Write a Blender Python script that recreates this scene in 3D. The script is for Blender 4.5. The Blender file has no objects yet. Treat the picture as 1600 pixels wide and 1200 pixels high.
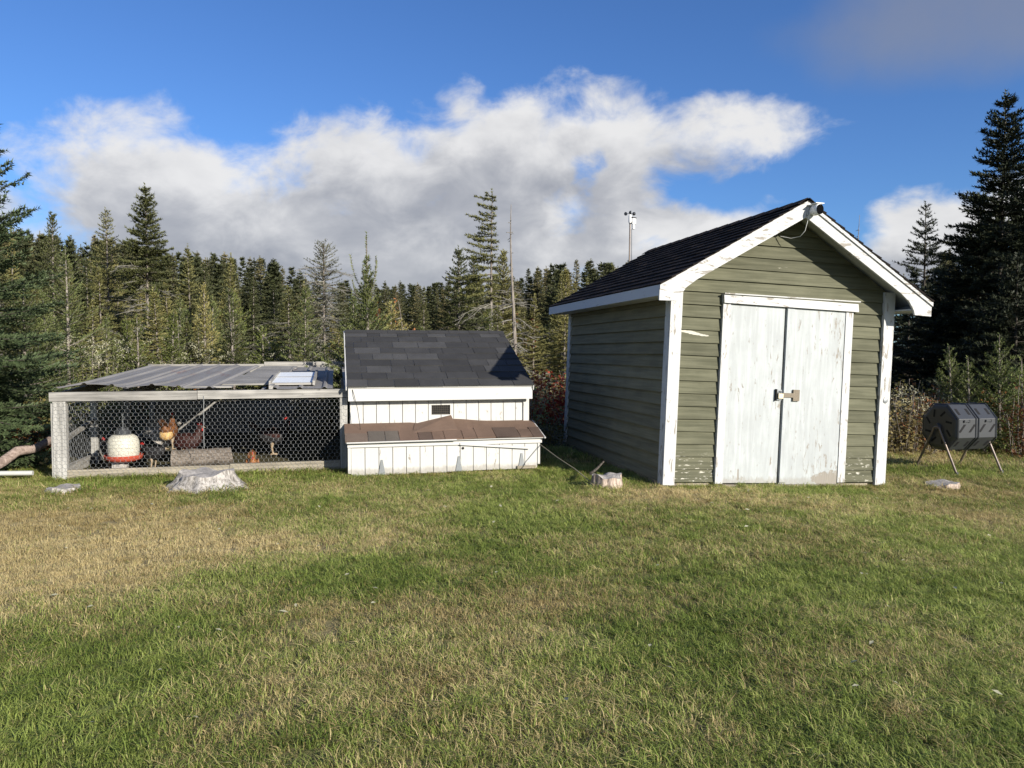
import bpy, math, random
import numpy as np
from mathutils import Vector, Matrix

SC = bpy.context.scene
COL = SC.collection
PI = math.pi
R = math.radians

# ------------------------------------------------------------------ camera
F = 1170.0                                   # focal length in photo pixels (1600 wide)
CAM_Z = 1.45
PITCH = math.atan(50 / F)
cd = bpy.data.cameras.new('camera')
cam = bpy.data.objects.new('camera', cd)
COL.objects.link(cam)
cam.location = (0, 0, CAM_Z)
cam.rotation_euler = (PI / 2 - PITCH, 0, 0)
cd.sensor_width = 36
cd.lens = 36 * F / 1600
cd.clip_start = 0.05
cd.clip_end = 2000
SC.camera = cam

# ------------------------------------------------------------------ light
SUN_AZ = math.atan2(.672, -.740)               # clockwise from +Y
SUN_EL = R(20)
sd = bpy.data.lights.new('sun', 'SUN')
sd.energy = 4.7
sd.angle = R(.55)
sd.color = (1, .93, .82)
sun = bpy.data.objects.new('sun', sd)
COL.objects.link(sun)
_d = Vector((-math.sin(SUN_AZ) * math.cos(SUN_EL), -math.cos(SUN_AZ) * math.cos(SUN_EL), -math.sin(SUN_EL)))
sun.rotation_euler = _d.to_track_quat('-Z', 'Y').to_euler()
sun.location = (20, -16, 14)

SC.view_settings.view_transform = 'Standard'
SC.view_settings.look = 'None'
SC.view_settings.gamma = 1
SC.view_settings.use_curve_mapping = False
SC.view_settings.exposure = 0.72
SKY_STRENGTH = 0.082

# ------------------------------------------------------------------ node helpers
class NT:
    """small wrapper to write node trees as expressions"""
    def __init__(s, tree):
        s.t = tree
    def n(s, typ, **kw):
        x = s.t.nodes.new(typ)
        for k, v in kw.items():
            setattr(x, k, v)
        return x
    def put(s, sock, v):
        if v is None:
            return
        if hasattr(v, 'is_output') or isinstance(v, bpy.types.NodeSocket):
            s.t.links.new(v, sock)
        else:
            if isinstance(v, tuple) and len(v) == 3 and sock.type == 'RGBA':
                v = (*v, 1)
            sock.default_value = v
    def m(s, op, a, b=None, c=None, clamp=False):
        x = s.n('ShaderNodeMath', operation=op)
        x.use_clamp = clamp
        s.put(x.inputs[0], a); s.put(x.inputs[1], b); s.put(x.inputs[2], c)
        return x.outputs[0]
    def sstep(s, v, a, b, lo=0., hi=1.):
        x = s.n('ShaderNodeMapRange', interpolation_type='SMOOTHSTEP')
        s.put(x.inputs[0], v); s.put(x.inputs[1], a); s.put(x.inputs[2], b); s.put(x.inputs[3], lo); s.put(x.inputs[4], hi)
        return x.outputs[0]
    def noise(s, vec, scale, detail=4., rough=.55, dist=0., out=0):
        x = s.n('ShaderNodeTexNoise')
        s.put(x.inputs['Vector'], vec); s.put(x.inputs['Scale'], scale); s.put(x.inputs['Detail'], detail)
        s.put(x.inputs['Roughness'], rough); s.put(x.inputs['Distortion'], dist)
        return x.outputs[out]
    def mapping(s, vec, scale=(1, 1, 1), loc=(0, 0, 0)):
        x = s.n('ShaderNodeMapping')
        s.put(x.inputs[0], vec); s.put(x.inputs['Location'], loc); s.put(x.inputs['Scale'], scale)
        return x.outputs[0]
    def mix(s, f, a, b, mode='MIX'):
        x = s.n('ShaderNodeMix', data_type='RGBA', blend_type=mode)
        s.put(x.inputs[0], f); s.put(x.inputs[6], a); s.put(x.inputs[7], b)
        return x.outputs[2]
    def vadd(s, a, b):
        x = s.n('ShaderNodeVectorMath', operation='ADD')
        s.put(x.inputs[0], a); s.put(x.inputs[1], b)
        return x.outputs[0]
    def xyz(s, v):
        x = s.n('ShaderNodeSeparateXYZ'); s.put(x.inputs[0], v)
        return x.outputs
    def comb(s, a, b, c):
        x = s.n('ShaderNodeCombineXYZ')
        s.put(x.inputs[0], a); s.put(x.inputs[1], b); s.put(x.inputs[2], c)
        return x.outputs[0]
    def obj(s):
        return s.n('ShaderNodeTexCoord').outputs['Object']
    def rnd(s):
        return s.n('ShaderNodeObjectInfo').outputs['Random']
    def bump(s, h, strength=.3, dist=.01):
        x = s.n('ShaderNodeBump')
        s.put(x.inputs['Strength'], strength); s.put(x.inputs['Distance'], dist); s.put(x.inputs['Height'], h)
        return x.outputs[0]

def new_mat(name):
    m = bpy.data.materials.new(name)
    m.use_nodes = True
    t = m.node_tree
    b = t.nodes['Principled BSDF']
    return m, NT(t), b

# ------------------------------------------------------------------ sky with clouds
W = bpy.data.worlds.new('World')
SC.world = W
W.use_nodes = True
wt = W.node_tree
wt.nodes.clear()
N = NT(wt)
out = N.n('ShaderNodeOutputWorld')
bg = N.n('ShaderNodeBackground')
wt.links.new(bg.outputs[0], out.inputs[0])
sky = N.n('ShaderNodeTexSky', sky_type='NISHITA')
sky.sun_disc = False
sky.sun_elevation = SUN_EL
sky.sun_rotation = SUN_AZ
sky.altitude = 50
sky.air_density = 1.0
sky.dust_density = .35
sky.ozone_density = 1.6

def cloud_group():
    g = bpy.data.node_groups.new('cloud_field', 'ShaderNodeTree')
    g.interface.new_socket('dir', in_out='INPUT', socket_type='NodeSocketVector')
    g.interface.new_socket('field', in_out='OUTPUT', socket_type='NodeSocketFloat')
    n = NT(g)
    gi = n.n('NodeGroupInput'); go = n.n('NodeGroupOutput')
    x, y, z = n.xyz(gi.outputs[0])
    az = n.m('ARCTAN2', x, y)
    el = n.m('ARCSINE', z)
    v = n.comb(az, n.m('MULTIPLY', el, 1.45), 0.)
    wv = n.n('ShaderNodeTexNoise'); n.put(wv.inputs['Vector'], v); n.put(wv.inputs['Scale'], 7.); n.put(wv.inputs['Detail'], 4.)
    wx_, wy_, wz_ = n.xyz(wv.outputs[1])
    az = n.m('ADD', az, n.m('MULTIPLY_ADD', wx_, .14, -.07)); el = n.m('ADD', el, n.m('MULTIPLY_ADD', wy_, .10, -.05))
    big = n.noise(v, 4.2, 3., .5)
    fine = n.noise(v, 11., 9., .60, .35)
    # cloud banks: centre azimuth, elevation, half sizes, weight (all as seen from the lawn, in photo pixels / F)
    banks = [(250, 312, 180, 112, 1.1), (545, 275, 185, 108, 1.), (765, 265, 190, 128, 1.), (955, 235, 155, 100, 1.), (395, 345, 170, 85, 1.),
             (1080, 222, 185, 60, .78), (600, 410, 560, 120, 1.15), (1040, 352, 190, 48, .9), (1440, 385, 90, 78, 1.),
             (1700, 330, 150, 70, 1.), (-220, 330, 210, 90, 1.)]
    f = None
    for px, py, rx, ry, w in banks:
        a0 = math.atan2(px - 800, F); e0 = math.atan2(550 - py, math.hypot(F, px - 800))
        dx = n.m('DIVIDE', n.m('SUBTRACT', az, a0), rx / F)
        dy = n.m('DIVIDE', n.m('SUBTRACT', el, e0), ry / F)
        r2 = n.m('ADD', n.m('MULTIPLY', dx, dx), n.m('MULTIPLY', dy, dy))
        e = n.m('MULTIPLY_ADD', r2, -w, w)
        e = n.m('MAXIMUM', e, -2.)
        f = e if f is None else n.m('SMOOTH_MAX', f, e, .35)
    # blue gap in the middle of the bank
    a0 = math.atan2(918 - 800, F); e0 = math.atan2(550 - 262, F)
    dx = n.m('DIVIDE', n.m('SUBTRACT', az, a0), 38 / F); dy = n.m('DIVIDE', n.m('SUBTRACT', el, e0), 50 / F)
    gap = n.m('MULTIPLY_ADD', n.m('ADD', n.m('MULTIPLY', dx, dx), n.m('MULTIPLY', dy, dy)), -1., 1.)
    f = n.m('SUBTRACT', f, n.m('MULTIPLY', n.m('MAXIMUM', gap, 0.), .55))
    # elsewhere on the dome: scattered cloud, thinning towards the zenith
    away = n.sstep(n.m('ABSOLUTE', az), .85, 1.5)
    low = n.sstep(el, .02, .6, 1., 0.)
    wide = n.m('MULTIPLY_ADD', n.noise(gi.outputs[0], 2.6, 3., .5), 4.2, -2.3)
    wide = n.m('MULTIPLY_ADD', low, .5, wide)
    f = n.m('ADD', n.m('MULTIPLY', f, n.m('SUBTRACT', 1., away)), n.m('MULTIPLY', wide, away))
    f = n.m('ADD', f, n.m('MULTIPLY_ADD', big, 1.3, -.65))
    f = n.m('ADD', f, n.m('MULTIPLY_ADD', fine, 1.9, -.9))
    g.links.new(f, go.inputs[0])
    return g

cg = cloud_group()
gen = N.n('ShaderNodeTexCoord').outputs['Generated']
g1 = N.n('ShaderNodeGroup'); g1.node_tree = cg
wt.links.new(gen, g1.inputs[0])
g2 = N.n('ShaderNodeGroup'); g2.node_tree = cg
wt.links.new(N.vadd(gen, (.035, -.01, .055)), g2.inputs[0])
f1 = g1.outputs[0]; f2 = g2.outputs[0]
cov = N.sstep(f1, -.05, .72)
thick = N.sstep(f2, -.15, 1.15)
gx, gy, gz = N.xyz(gen)
billow = N.noise(N.comb(N.m('ARCTAN2', gx, gy), N.m('MULTIPLY', gz, 1.9), 0.), 7., 5., .55, .3)
thick = N.m('ADD', N.m('MULTIPLY', thick, .85), N.m('MULTIPLY_ADD', billow, 1.1, -.5), clamp=True)
white = (6.3, 6.25, 6.2)
grey = (2.75, 2.85, 3.15)
ccol = N.mix(thick, white, grey)
skyc = N.mix(1., sky.outputs[0], (.43, .68, 1.10), 'MULTIPLY')
c = N.mix(N.m('MULTIPLY', cov, .96), skyc, ccol)
# thin grey veil high on the right
a0 = math.atan2(1490 - 800, F); e0 = math.atan2(550 - 30, math.hypot(F, 690))
az = N.m('ARCTAN2', gx, gy); el = N.m('ARCSINE', gz)
dx = N.m('DIVIDE', N.m('SUBTRACT', az, a0), 260 / F); dy = N.m('DIVIDE', N.m('SUBTRACT', el, e0), 95 / F)
r2 = N.m('ADD', N.m('MULTIPLY', dx, dx), N.m('MULTIPLY', dy, dy))
veil = N.m('ADD', N.m('SUBTRACT', 1., r2), N.m('MULTIPLY_ADD', N.noise(gen, 5., 6., .55), 1.6, -.8))
veil = N.m('MULTIPLY', N.sstep(veil, -.1, 1.1), .62)
c = N.mix(veil, c, (2.1, 2.2, 2.5))
wt.links.new(c, bg.inputs[0])
bg.inputs[1].default_value = SKY_STRENGTH

# ------------------------------------------------------------------ geometry helpers
class MB:
    def __init__(s):
        s.v = []; s.f = []; s.mi = []
    def add(s, verts, faces, mi=0):
        o = len(s.v)
        s.v += [tuple(p) for p in verts]
        s.f += [tuple(i + o for i in f) for f in faces]
        s.mi += [mi] * len(faces)
        return s
    def hexa(s, p, mi=0):
        """p: bottom 4 (ccw from above) then top 4"""
        return s.add(p, [(3, 2, 1, 0), (4, 5, 6, 7), (0, 1, 5, 4), (1, 2, 6, 5), (2, 3, 7, 6), (3, 0, 4, 7)], mi)
    def box(s, x0, x1, y0, y1, z0, z1, mi=0, M=None):
        p = [(x0, y0, z0), (x1, y0, z0), (x1, y1, z0), (x0, y1, z0), (x0, y0, z1), (x1, y0, z1), (x1, y1, z1), (x0, y1, z1)]
        if M is not None:
            p = [M @ Vector(q) for q in p]
        return s.hexa(p, mi)
    def prism(s, poly, axis, a, b, mi=0):
        """poly: 2d points; axis 'y' -> (x,z) extruded from y=a to b ; 'x' -> (y,z) ; 'z' -> (x,y)"""
        def P(q, t):
            return (q[0], t, q[1]) if axis == 'y' else (t, q[0], q[1]) if axis == 'x' else (q[0], q[1], t)
        n = len(poly)
        v = [P(q, a) for q in poly] + [P(q, b) for q in poly]
        f = [tuple(range(n)), tuple(range(2 * n - 1, n - 1, -1))]
        f += [(i, i + n, (i + 1) % n + n, (i + 1) % n) for i in range(n)]
        return s.add(v, f, mi)
    def tube(s, pts, rad, n=6, mi=0, cap=True):
        pts = [Vector(p) for p in pts]
        if not hasattr(rad, '__len__'):
            rad = [rad] * len(pts)
        v = []; f = []
        ref = Vector((0, 0, 1))
        for i, p in enumerate(pts):
            t = (pts[min(i + 1, len(pts) - 1)] - pts[max(i - 1, 0)])
            if t.length < 1e-9:
                t = Vector((0, 0, 1))
            t.normalize()
            a = t.cross(ref if abs(t.dot(ref)) < .95 else Vector((1, 0, 0))).normalized()
            b = t.cross(a)
            for k in range(n):
                c = 2 * PI * k / n
                v.append(p + (a * math.cos(c) + b * math.sin(c)) * rad[i])
        for i in range(len(pts) - 1):
            for k in range(n):
                f.append((i * n + k, i * n + (k + 1) % n, (i + 1) * n + (k + 1) % n, (i + 1) * n + k))
        if cap:
            f.append(tuple(range(n))); f.append(tuple(range((len(pts) - 1) * n + n - 1, (len(pts) - 1) * n - 1, -1)))
        return s.add(v, f, mi)
    def lathe(s, prof, n=20, c=(0, 0, 0), mi=0):
        v = []; f = []
        for r, z in prof:
            for k in range(n):
                a = 2 * PI * k / n
                v.append((c[0] + r * math.cos(a), c[1] + r * math.sin(a), c[2] + z))
        for i in range(len(prof) - 1):
            for k in range(n):
                f.append((i * n + k, i * n + (k + 1) % n, (i + 1) * n + (k + 1) % n, (i + 1) * n + k))
        f.append(tuple(range(n - 1, -1, -1))); f.append(tuple((len(prof) - 1) * n + k for k in range(n)))
        return s.add(v, f, mi)
    def mesh(s, name, mats, smooth=False):
        me = bpy.data.meshes.new(name)
        me.from_pydata(s.v, [], s.f)
        for m in (mats if isinstance(mats, (list, tuple)) else [mats]):
            me.materials.append(m)
        if any(s.mi):
            me.polygons.foreach_set('material_index', s.mi)
        if smooth:
            me.polygons.foreach_set('use_smooth', [True] * len(me.polygons))
            try:
                me.set_sharp_from_angle(angle=R(50))
            except Exception:
                pass
        me.validate()
        me.update()
        return me
    def build(s, name, mats, parent=None, smooth=False):
        return link(name, s.mesh(name, mats, smooth), parent)

def link(name, me, parent=None):
    o = bpy.data.objects.new(name, me)
    COL.objects.link(o)
    if parent is not None:
        o.parent = parent
    return o

def tag(o, label=None, cat=None, group=None, kind=None):
    if label: o['label'] = label
    if cat: o['category'] = cat
    if group: o['group'] = group
    if kind: o['kind'] = kind
    return o

def thing(name, label, cat, loc=(0, 0, 0), rot=(0, 0, 0), group=None):
    o = bpy.data.objects.new(name, None)
    o.empty_display_size = .1
    COL.objects.link(o)
    o.location = loc; o.rotation_euler = rot
    return tag(o, label, cat, group)

def copy_tree(o, parent=None):
    c = o.copy(); COL.objects.link(c)
    if parent is not None:
        c.parent = parent
    for ch in list(o.children):
        copy_tree(ch, c)
    return c

def tri_mesh(name, V, T, mats, mi=None):
    """numpy triangles"""
    me = bpy.data.meshes.new(name)
    V = np.ascontiguousarray(V, dtype=np.float32); T = np.ascontiguousarray(T, dtype=np.int32)
    me.vertices.add(len(V)); me.vertices.foreach_set('co', V.ravel())
    me.loops.add(T.size); me.loops.foreach_set('vertex_index', T.ravel())
    me.polygons.add(len(T)); me.polygons.foreach_set('loop_start', np.arange(0, T.size, 3, dtype=np.int32))
    me.polygons.foreach_set('loop_total', np.full(len(T), 3, dtype=np.int32))
    for m in (mats if isinstance(mats, (list, tuple)) else [mats]):
        me.materials.append(m)
    if mi is not None:
        me.polygons.foreach_set('material_index', np.asarray(mi, dtype=np.int32))
    me.update(calc_edges=True)
    return me

def gx_at(px, Y):
    return (px - 800) / F * Y

def z_at(py, Y):
    return CAM_Z + (550 - py) / F * Y

# numpy value noise
_rs = np.random.RandomState(5)
_LAT = _rs.rand(256, 256)
def vnoise(x, y):
    xi = np.floor(x).astype(int); yi = np.floor(y).astype(int)
    fx = x - xi; fy = y - yi
    fx = fx * fx * (3 - 2 * fx); fy = fy * fy * (3 - 2 * fy)
    a = _LAT[xi & 255, yi & 255]; b = _LAT[(xi + 1) & 255, yi & 255]
    c_ = _LAT[xi & 255, (yi + 1) & 255]; d = _LAT[(xi + 1) & 255, (yi + 1) & 255]
    return (a * (1 - fx) + b * fx) * (1 - fy) + (c_ * (1 - fx) + d * fx) * fy
def fbm(x, y, o=4):
    s = 0; a = .5
    for i in range(o):
        s = s + a * vnoise(x * 2 ** i + 17.3 * i, y * 2 ** i + 9.1 * i); a *= .5
    return s / (1 - .5 ** o)

def smooth(x, a, b):
    t = np.clip((x - a) / (b - a), 0, 1)
    return t * t * (3 - 2 * t)

def height(x, y):
    x = np.asarray(x, float); y = np.asarray(y, float)
    h = -.118 * smooth(x, 1.3, 4.9)
    h = h + .05 * (fbm(x * .35 + 40, y * .35 + 40, 3) - .5) * smooth(np.hypot(x, y - 9), 12, 20)
    h = h + .022 * (fbm(x * 1.3 + 3, y * 1.3 + 11, 3) - .5) * (1 - smooth(y, 7.2, 8.2))
    h = h + 1.2 * smooth(y, 32, 95) + .9 * (fbm(x * .08 + 5, y * .08 + 5, 3) - .5) * smooth(y, 17, 30)
    h = h - .035 * smooth(y, 7.2, 8.4) * (1 - smooth(y, 14, 17))
    return h

def hgt(x, y):
    return float(height(np.array([x]), np.array([y]))[0])

# lawn wear: straw patches (+) and lush patches (-): x, y, rx, ry, weight
PATCH = [(-3.2, 5.7, 2.3, 1.25, .75), (-3.3, 4.7, 1.3, .8, .55), (-5.2, 6.6, 1.8, 1.0, .45), (-.35, 4.1, .85, .45, .6), (.55, 4.45, .7, .4, .45),
         (2.8, 7.2, 2.4, .55, .55), (1.6, 7.7, .9, .35, .5), (5.0, 8.2, 1.6, .6, .45), (-1.2, 3.1, .5, .3, .3), (6.0, 11.8, 4., .9, .75),
         (-2.3, 8.1, 1.3, .3, .3), (.0, 6.3, .9, .6, -.5), (-1.1, 5.0, .8, .5, -.4), (2.2, 4.6, 1.4, .9, -.35), (-2.0, 2.9, 1.0, .5, -.3),
         (3.4, 5.6, 1.6, .7, -.2), (.95, 3.0, .8, .5, -.25), (-.4, 8.3, 1.2, .4, -.35), (3.7, 8.3, .5, .2, -.5), (1.55, 2.95, .09, .06, .9)]
def dryness(x, y):
    n = fbm(x * 1.1 + 7, y * 1.3 + 3, 4)
    d = .25 + 1.35 * (n - .5) + .7 * (fbm(x * 5 + 1, y * 5 + 2, 2) - .5)
    for px, py, rx, ry, w in PATCH:
        q = ((x - px) / rx) ** 2 + ((y - py) / ry) ** 2
        d = d + w * np.exp(-q * 1.2)
    return np.clip(d, 0, 1)

YAW = R(13.2)
CA, SA = math.cos(YAW), math.sin(YAW)
SHED_O = (1.66, 8.2)
RUN_O = (-5.15 - .11 * CA, 8.57 - .11 * SA)
RUN_L = 3.325
COOP_O = (RUN_O[0] + RUN_L * CA, RUN_O[1] + RUN_L * SA)
def loc_uv(o, x, y):
    dx = x - o[0]; dy = y - o[1]
    return dx * CA + dy * SA, -dx * SA + dy * CA
def w_uv(o, u, v):
    return o[0] + u * CA - v * SA, o[1] + u * SA + v * CA
def u_at(o, px, v):
    k = (px - 800) / F
    return (k * (o[1] + CA * v) - o[0] + SA * v) / (CA - SA * k)

# ------------------------------------------------------------------ materials
def wood_mat(name, c1, c2, axis='x', sc=(1.6, 34), rough=.8, rv=.22, spots=None, bump=.35, extra=None):
    """grain runs along axis; c1..c2 by grain noise; whole-piece variation by object random; spots=(colour, amount)"""
    m, n, b = new_mat(name)
    r = n.rnd()
    s = [sc[1]] * 3
    s['xyz'.index(axis)] = sc[0]
    v = n.vadd(n.obj(), n.comb(n.m('MULTIPLY', r, 37.), n.m('MULTIPLY', r, 91.), n.m('MULTIPLY', r, 13.)))
    g = n.noise(n.mapping(v, tuple(s)), 1., 6., .62, .4)
    g2 = n.noise(v, 2.3, 4., .55)
    k = n.sstep(n.m('ADD', n.m('MULTIPLY', g, .75), n.m('MULTIPLY', g2, .35)), .36, .74)
    c_ = n.mix(k, c1, c2)
    if spots:
        for col, lo, hi, scl in spots:
            s2 = [scl * 2.2] * 3; s2['xyz'.index(axis)] = scl * .5
            q = n.noise(n.mapping(v, tuple(s2)), 1., 7., .68, .5)
            c_ = n.mix(n.sstep(q, lo, hi), c_, col)
    f = n.m('MULTIPLY_ADD', r, rv, 1 - rv / 2)
    c_ = n.mix(1., c_, n.comb(f, f, f), 'MULTIPLY')
    if extra:
        c_ = n.mix(extra(n), c_, (.50, .48, .41))
    n.put(b.inputs['Base Color'], c_)
    b.inputs['Roughness'].default_value = rough
    b.inputs['Specular IOR Level'].default_value = .25
    n.put(b.inputs['Normal'], n.bump(g, bump, .006))
    return m

GREY = (.19, .175, .155)
M = {}
def scrape(n):
    x, y, z = n.xyz(n.obj())
    nz = n.noise(n.mapping(n.obj(), (9., 9., 40.)), 1., 6., .65)
    dx = n.m('DIVIDE', n.m('SUBTRACT', x, .29), .20); dz = n.m('DIVIDE', n.m('SUBTRACT', z, n.m('MULTIPLY_ADD', x, -.14, 1.725)), .022)
    a_ = n.m('SUBTRACT', 1., n.m('ADD', n.m('MULTIPLY', dx, dx), n.m('MULTIPLY', dz, dz)))
    a_ = n.sstep(n.m('ADD', a_, n.m('MULTIPLY_ADD', nz, 2.4, -1.45)), .0, .25)
    lo = n.sstep(z, .40, .20)
    b_ = n.m('MULTIPLY', lo, n.sstep(nz, .56, .64))
    return n.m('MAXIMUM', a_, b_)
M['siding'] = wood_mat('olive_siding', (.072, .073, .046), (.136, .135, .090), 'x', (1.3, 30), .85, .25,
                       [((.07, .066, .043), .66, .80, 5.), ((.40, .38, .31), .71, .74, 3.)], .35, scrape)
M['siding_side'] = wood_mat('olive_siding_side', (.130, .120, .076), (.200, .184, .118), 'y', (1.3, 30), .85, .2,  # front's olive, lightened and warmed in colour to offset the left wall's shade
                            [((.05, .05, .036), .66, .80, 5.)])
def paint_mat(name, white, axis, lo=.62, hi=.70, scl=7., extra=None, streak=.0, streakcol=(.42, .45, .46)):
    m, n, b = new_mat(name)
    r = n.rnd()
    v = n.vadd(n.obj(), n.comb(n.m('MULTIPLY', r, 37.), n.m('MULTIPLY', r, 91.), n.m('MULTIPLY', r, 13.)))
    s = [scl * 3.4] * 3; s['xyz'.index(axis)] = scl * .75
    q = n.noise(n.mapping(v, tuple(s)), 1., 8., .66, .6)
    big = n.noise(v, 2.1, 3., .5)
    q = n.m('ADD', q, n.m('MULTIPLY_ADD', big, .22, -.11))
    s3 = [70.] * 3; s3['xyz'.index(axis)] = 3.
    gr = n.noise(n.mapping(v, tuple(s3)), 1., 5., .6)
    wood = n.mix(gr, (.16, .145, .12), (.36, .33, .29))
    c_ = n.mix(n.m('MULTIPLY', gr, .22), white, tuple(x * .8 for x in white))
    if streak:
        s4 = [15.] * 3; s4['xyz'.index(axis)] = 1.3
        st = n.noise(n.mapping(v, tuple(s4)), 1., 6., .65, .8)
        st = n.m('ADD', n.m('MULTIPLY', st, .8), n.m('MULTIPLY', n.noise(v, 3.1, 5., .6), .4))
        c_ = n.mix(n.m('MULTIPLY', n.sstep(st, .44, .74), streak), c_, streakcol)
    k = n.sstep(q, lo, hi)
    if extra:
        k = n.m('MAXIMUM', k, extra(n))
    c_ = n.mix(k, c_, wood)
    n.put(b.inputs['Base Color'], c_)
    b.inputs['Roughness'].default_value = .6
    b.inputs['Specular IOR Level'].default_value = .3
    n.put(b.inputs['Normal'], n.bump(n.m('SUBTRACT', n.m('MULTIPLY', gr, .3), k), .35, .004))
    return m
WHITE = (.50, .505, .50)
M['trim_x'] = paint_mat('peeling_white_trim', WHITE, 'x', .565, .60, 7.)
M['trim_z'] = paint_mat('peeling_white_post', WHITE, 'z', .575, .61, 7.)
M['trim_y'] = paint_mat('white_fascia', (.50, .52, .55), 'y', .66, .70, 7.)
def rot(n):
    x, y, z = n.xyz(n.obj())
    dx = n.m('DIVIDE', n.m('SUBTRACT', x, 2.08), .26); dz = n.m('DIVIDE', n.m('SUBTRACT', z, .06), .12)
    d = n.m('ADD', n.m('MULTIPLY', dx, dx), n.m('MULTIPLY', dz, dz))
    a_ = n.sstep(n.m('ADD', n.m('SUBTRACT', 1., d), n.m('MULTIPLY_ADD', n.noise(n.obj(), 22., 6., .65), 2.6, -1.5)), -.1, .25)
    e_ = n.sstep(z, .22, .02)                                        # splash wear along the bottom edge
    e_ = n.m('MULTIPLY', n.sstep(n.m('ADD', e_, n.noise(n.mapping(n.obj(), (30., 30., 12.)), 1., 6., .65)), 1.12, 1.5), .55)
    return n.m('MAXIMUM', a_, e_)
M['door'] = paint_mat('weathered_door_paint', (.445, .475, .48), 'z', .60, .65, 8., rot, .6, (.30, .315, .32))
def splash(n):
    x, y, z = n.xyz(n.obj())
    lo = n.sstep(z, .16, .0)
    return n.m('MULTIPLY', n.sstep(n.m('ADD', lo, n.noise(n.mapping(n.obj(), (22., 22., 9.)), 1., 6., .65)), 1.0, 1.45), .6)
M['coop_white'] = paint_mat('coop_white_boards', (.505, .50, .48), 'z', .62, .67, 6., splash, .45, (.55, .55, .52))
M['coop_trim'] = paint_mat('coop_white_trim', (.53, .525, .505), 'x', .68, .73, 6.)
M['grey_wood_x'] = wood_mat('weathered_rail', (.15, .145, .135), (.38, .365, .335), 'x', (1.5, 28), .9, .25, [((.09, .085, .075), .62, .72, 9.)])
M['grey_wood_y'] = wood_mat('weathered_rafter', (.15, .145, .135), (.36, .345, .315), 'y', (1.5, 28), .9, .25)
M['grey_wood_z'] = wood_mat('weathered_post', (.20, .195, .18), (.46, .45, .42), 'z', (1.5, 28), .9, .2, [((.1, .095, .085), .64, .74, 9.)])
M['sill'] = wood_mat('weathered_sill', (.17, .15, .115), (.36, .32, .25), 'x', (1.5, 26), .9, .2, [((.10, .085, .06), .60, .72, 7.)])

def plain(name, col, rough=.6, metal=0., var=.15, scl=14., spec=.4, bump=.15, rv=0.):
    m, n, b = new_mat(name)
    k = n.noise(n.obj(), scl, 6., .6)
    f = n.m('MULTIPLY_ADD', k, var * 2, 1 - var)
    if rv:
        f = n.m('MULTIPLY', f, n.m('MULTIPLY_ADD', n.rnd(), rv, 1 - rv / 2))
    n.put(b.inputs['Base Color'], n.mix(1., col, n.comb(f, f, f), 'MULTIPLY'))
    b.inputs['Roughness'].default_value = rough
    b.inputs['Metallic'].default_value = metal
    b.inputs['Specular IOR Level'].default_value = spec
    if bump:
        n.put(b.inputs['Normal'], n.bump(k, bump, .005))
    return m
def shingle_mat(name, a, b_, c3=None):
    m, n, b = new_mat(name)
    r = n.rnd()
    base = n.mix(r, a, b_)
    if c3:
        base = n.mix(n.sstep(r, .72, .78), base, c3)
    g = n.noise(n.obj(), 260., 2., .7)
    w = n.noise(n.obj(), 3.2, 7., .68)
    f = n.m('ADD', n.m('MULTIPLY_ADD', g, .9, .52), n.m('MULTIPLY_ADD', w, .9, -.45))
    n.put(b.inputs['Base Color'], n.mix(1., base, n.comb(f, f, f), 'MULTIPLY'))
    b.inputs['Roughness'].default_value = .9
    b.inputs['Specular IOR Level'].default_value = .25
    n.put(b.inputs['Normal'], n.bump(g, .5, .004))
    return m
M['shingle'] = shingle_mat('charcoal_shingle', (.033, .033, .034), (.050, .050, .051), (.060, .060, .061))
M['shingle_brown'] = shingle_mat('brown_shingle', (.085, .060, .048), (.20, .130, .092), (.11, .095, .08))
M['shingle_shed'] = shingle_mat('dark_brown_shingle', (.013, .011, .010), (.028, .022, .020))
M['shingle_shed'].node_tree.nodes['Principled BSDF'].inputs['Specular IOR Level'].default_value = .08
M['dark'] = plain('dark_interior', (.012, .012, .012), .9, bump=0)
M['wire'] = plain('galvanised_wire', (.42, .43, .43), .45, .6, .1, bump=0)
M['galv'] = plain('galvanised_hinge', (.24, .255, .265), .5, .5, .2, 30.)
M['rusty'] = plain('rusty_hasp', (.20, .17, .13), .7, .4, .45, 60.)
M['brass'] = plain('brass_padlock', (.55, .50, .36), .5, .4, .3, 60.)
M['plastic_blk'] = plain('black_plastic', (.045, .048, .053), .38, 0, .12, 8., .5)
M['plastic_dark'] = plain('shadowed_slot', (.008, .008, .009), .9, bump=0)
M['tube_metal'] = plain('brown_steel_tube', (.20, .165, .14), .4, .6, .25, 20.)
M['feeder_white'] = plain('cream_plastic', (.52, .50, .42), .45, 0, .12, 10.)
M['feeder_red'] = plain('red_plastic', (.48, .085, .05), .45, 0, .15, 10.)
M['cam_white'] = plain('camera_white', (.75, .75, .74), .35, 0, .05)
M['cam_black'] = plain('camera_lens_black', (.006, .006, .007), 1., 0, .05, 14., .0, 0)
M['cord'] = plain('pale_cord', (.22, .195, .14), .8, 0, .2, 40.)
M['pvc'] = plain('white_pipe', (.46, .46, .44), .5, 0, .1)
m, n, b = new_mat('corrugated_metal')
x, y, z = n.xyz(n.obj())
v = n.mapping(n.obj(), (7., .45, 7.))
k = n.noise(v, 1., 5., .6, .3)
rust = n.sstep(n.noise(n.mapping(n.obj(), (5., .7, 5.), (3., 1., 0.)), 1., 6., .6), .58, .72)
col = n.mix(k, (.10, .098, .096), (.36, .345, .325))
col = n.mix(n.m('MULTIPLY', rust, .7), col, (.17, .09, .08))
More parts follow.
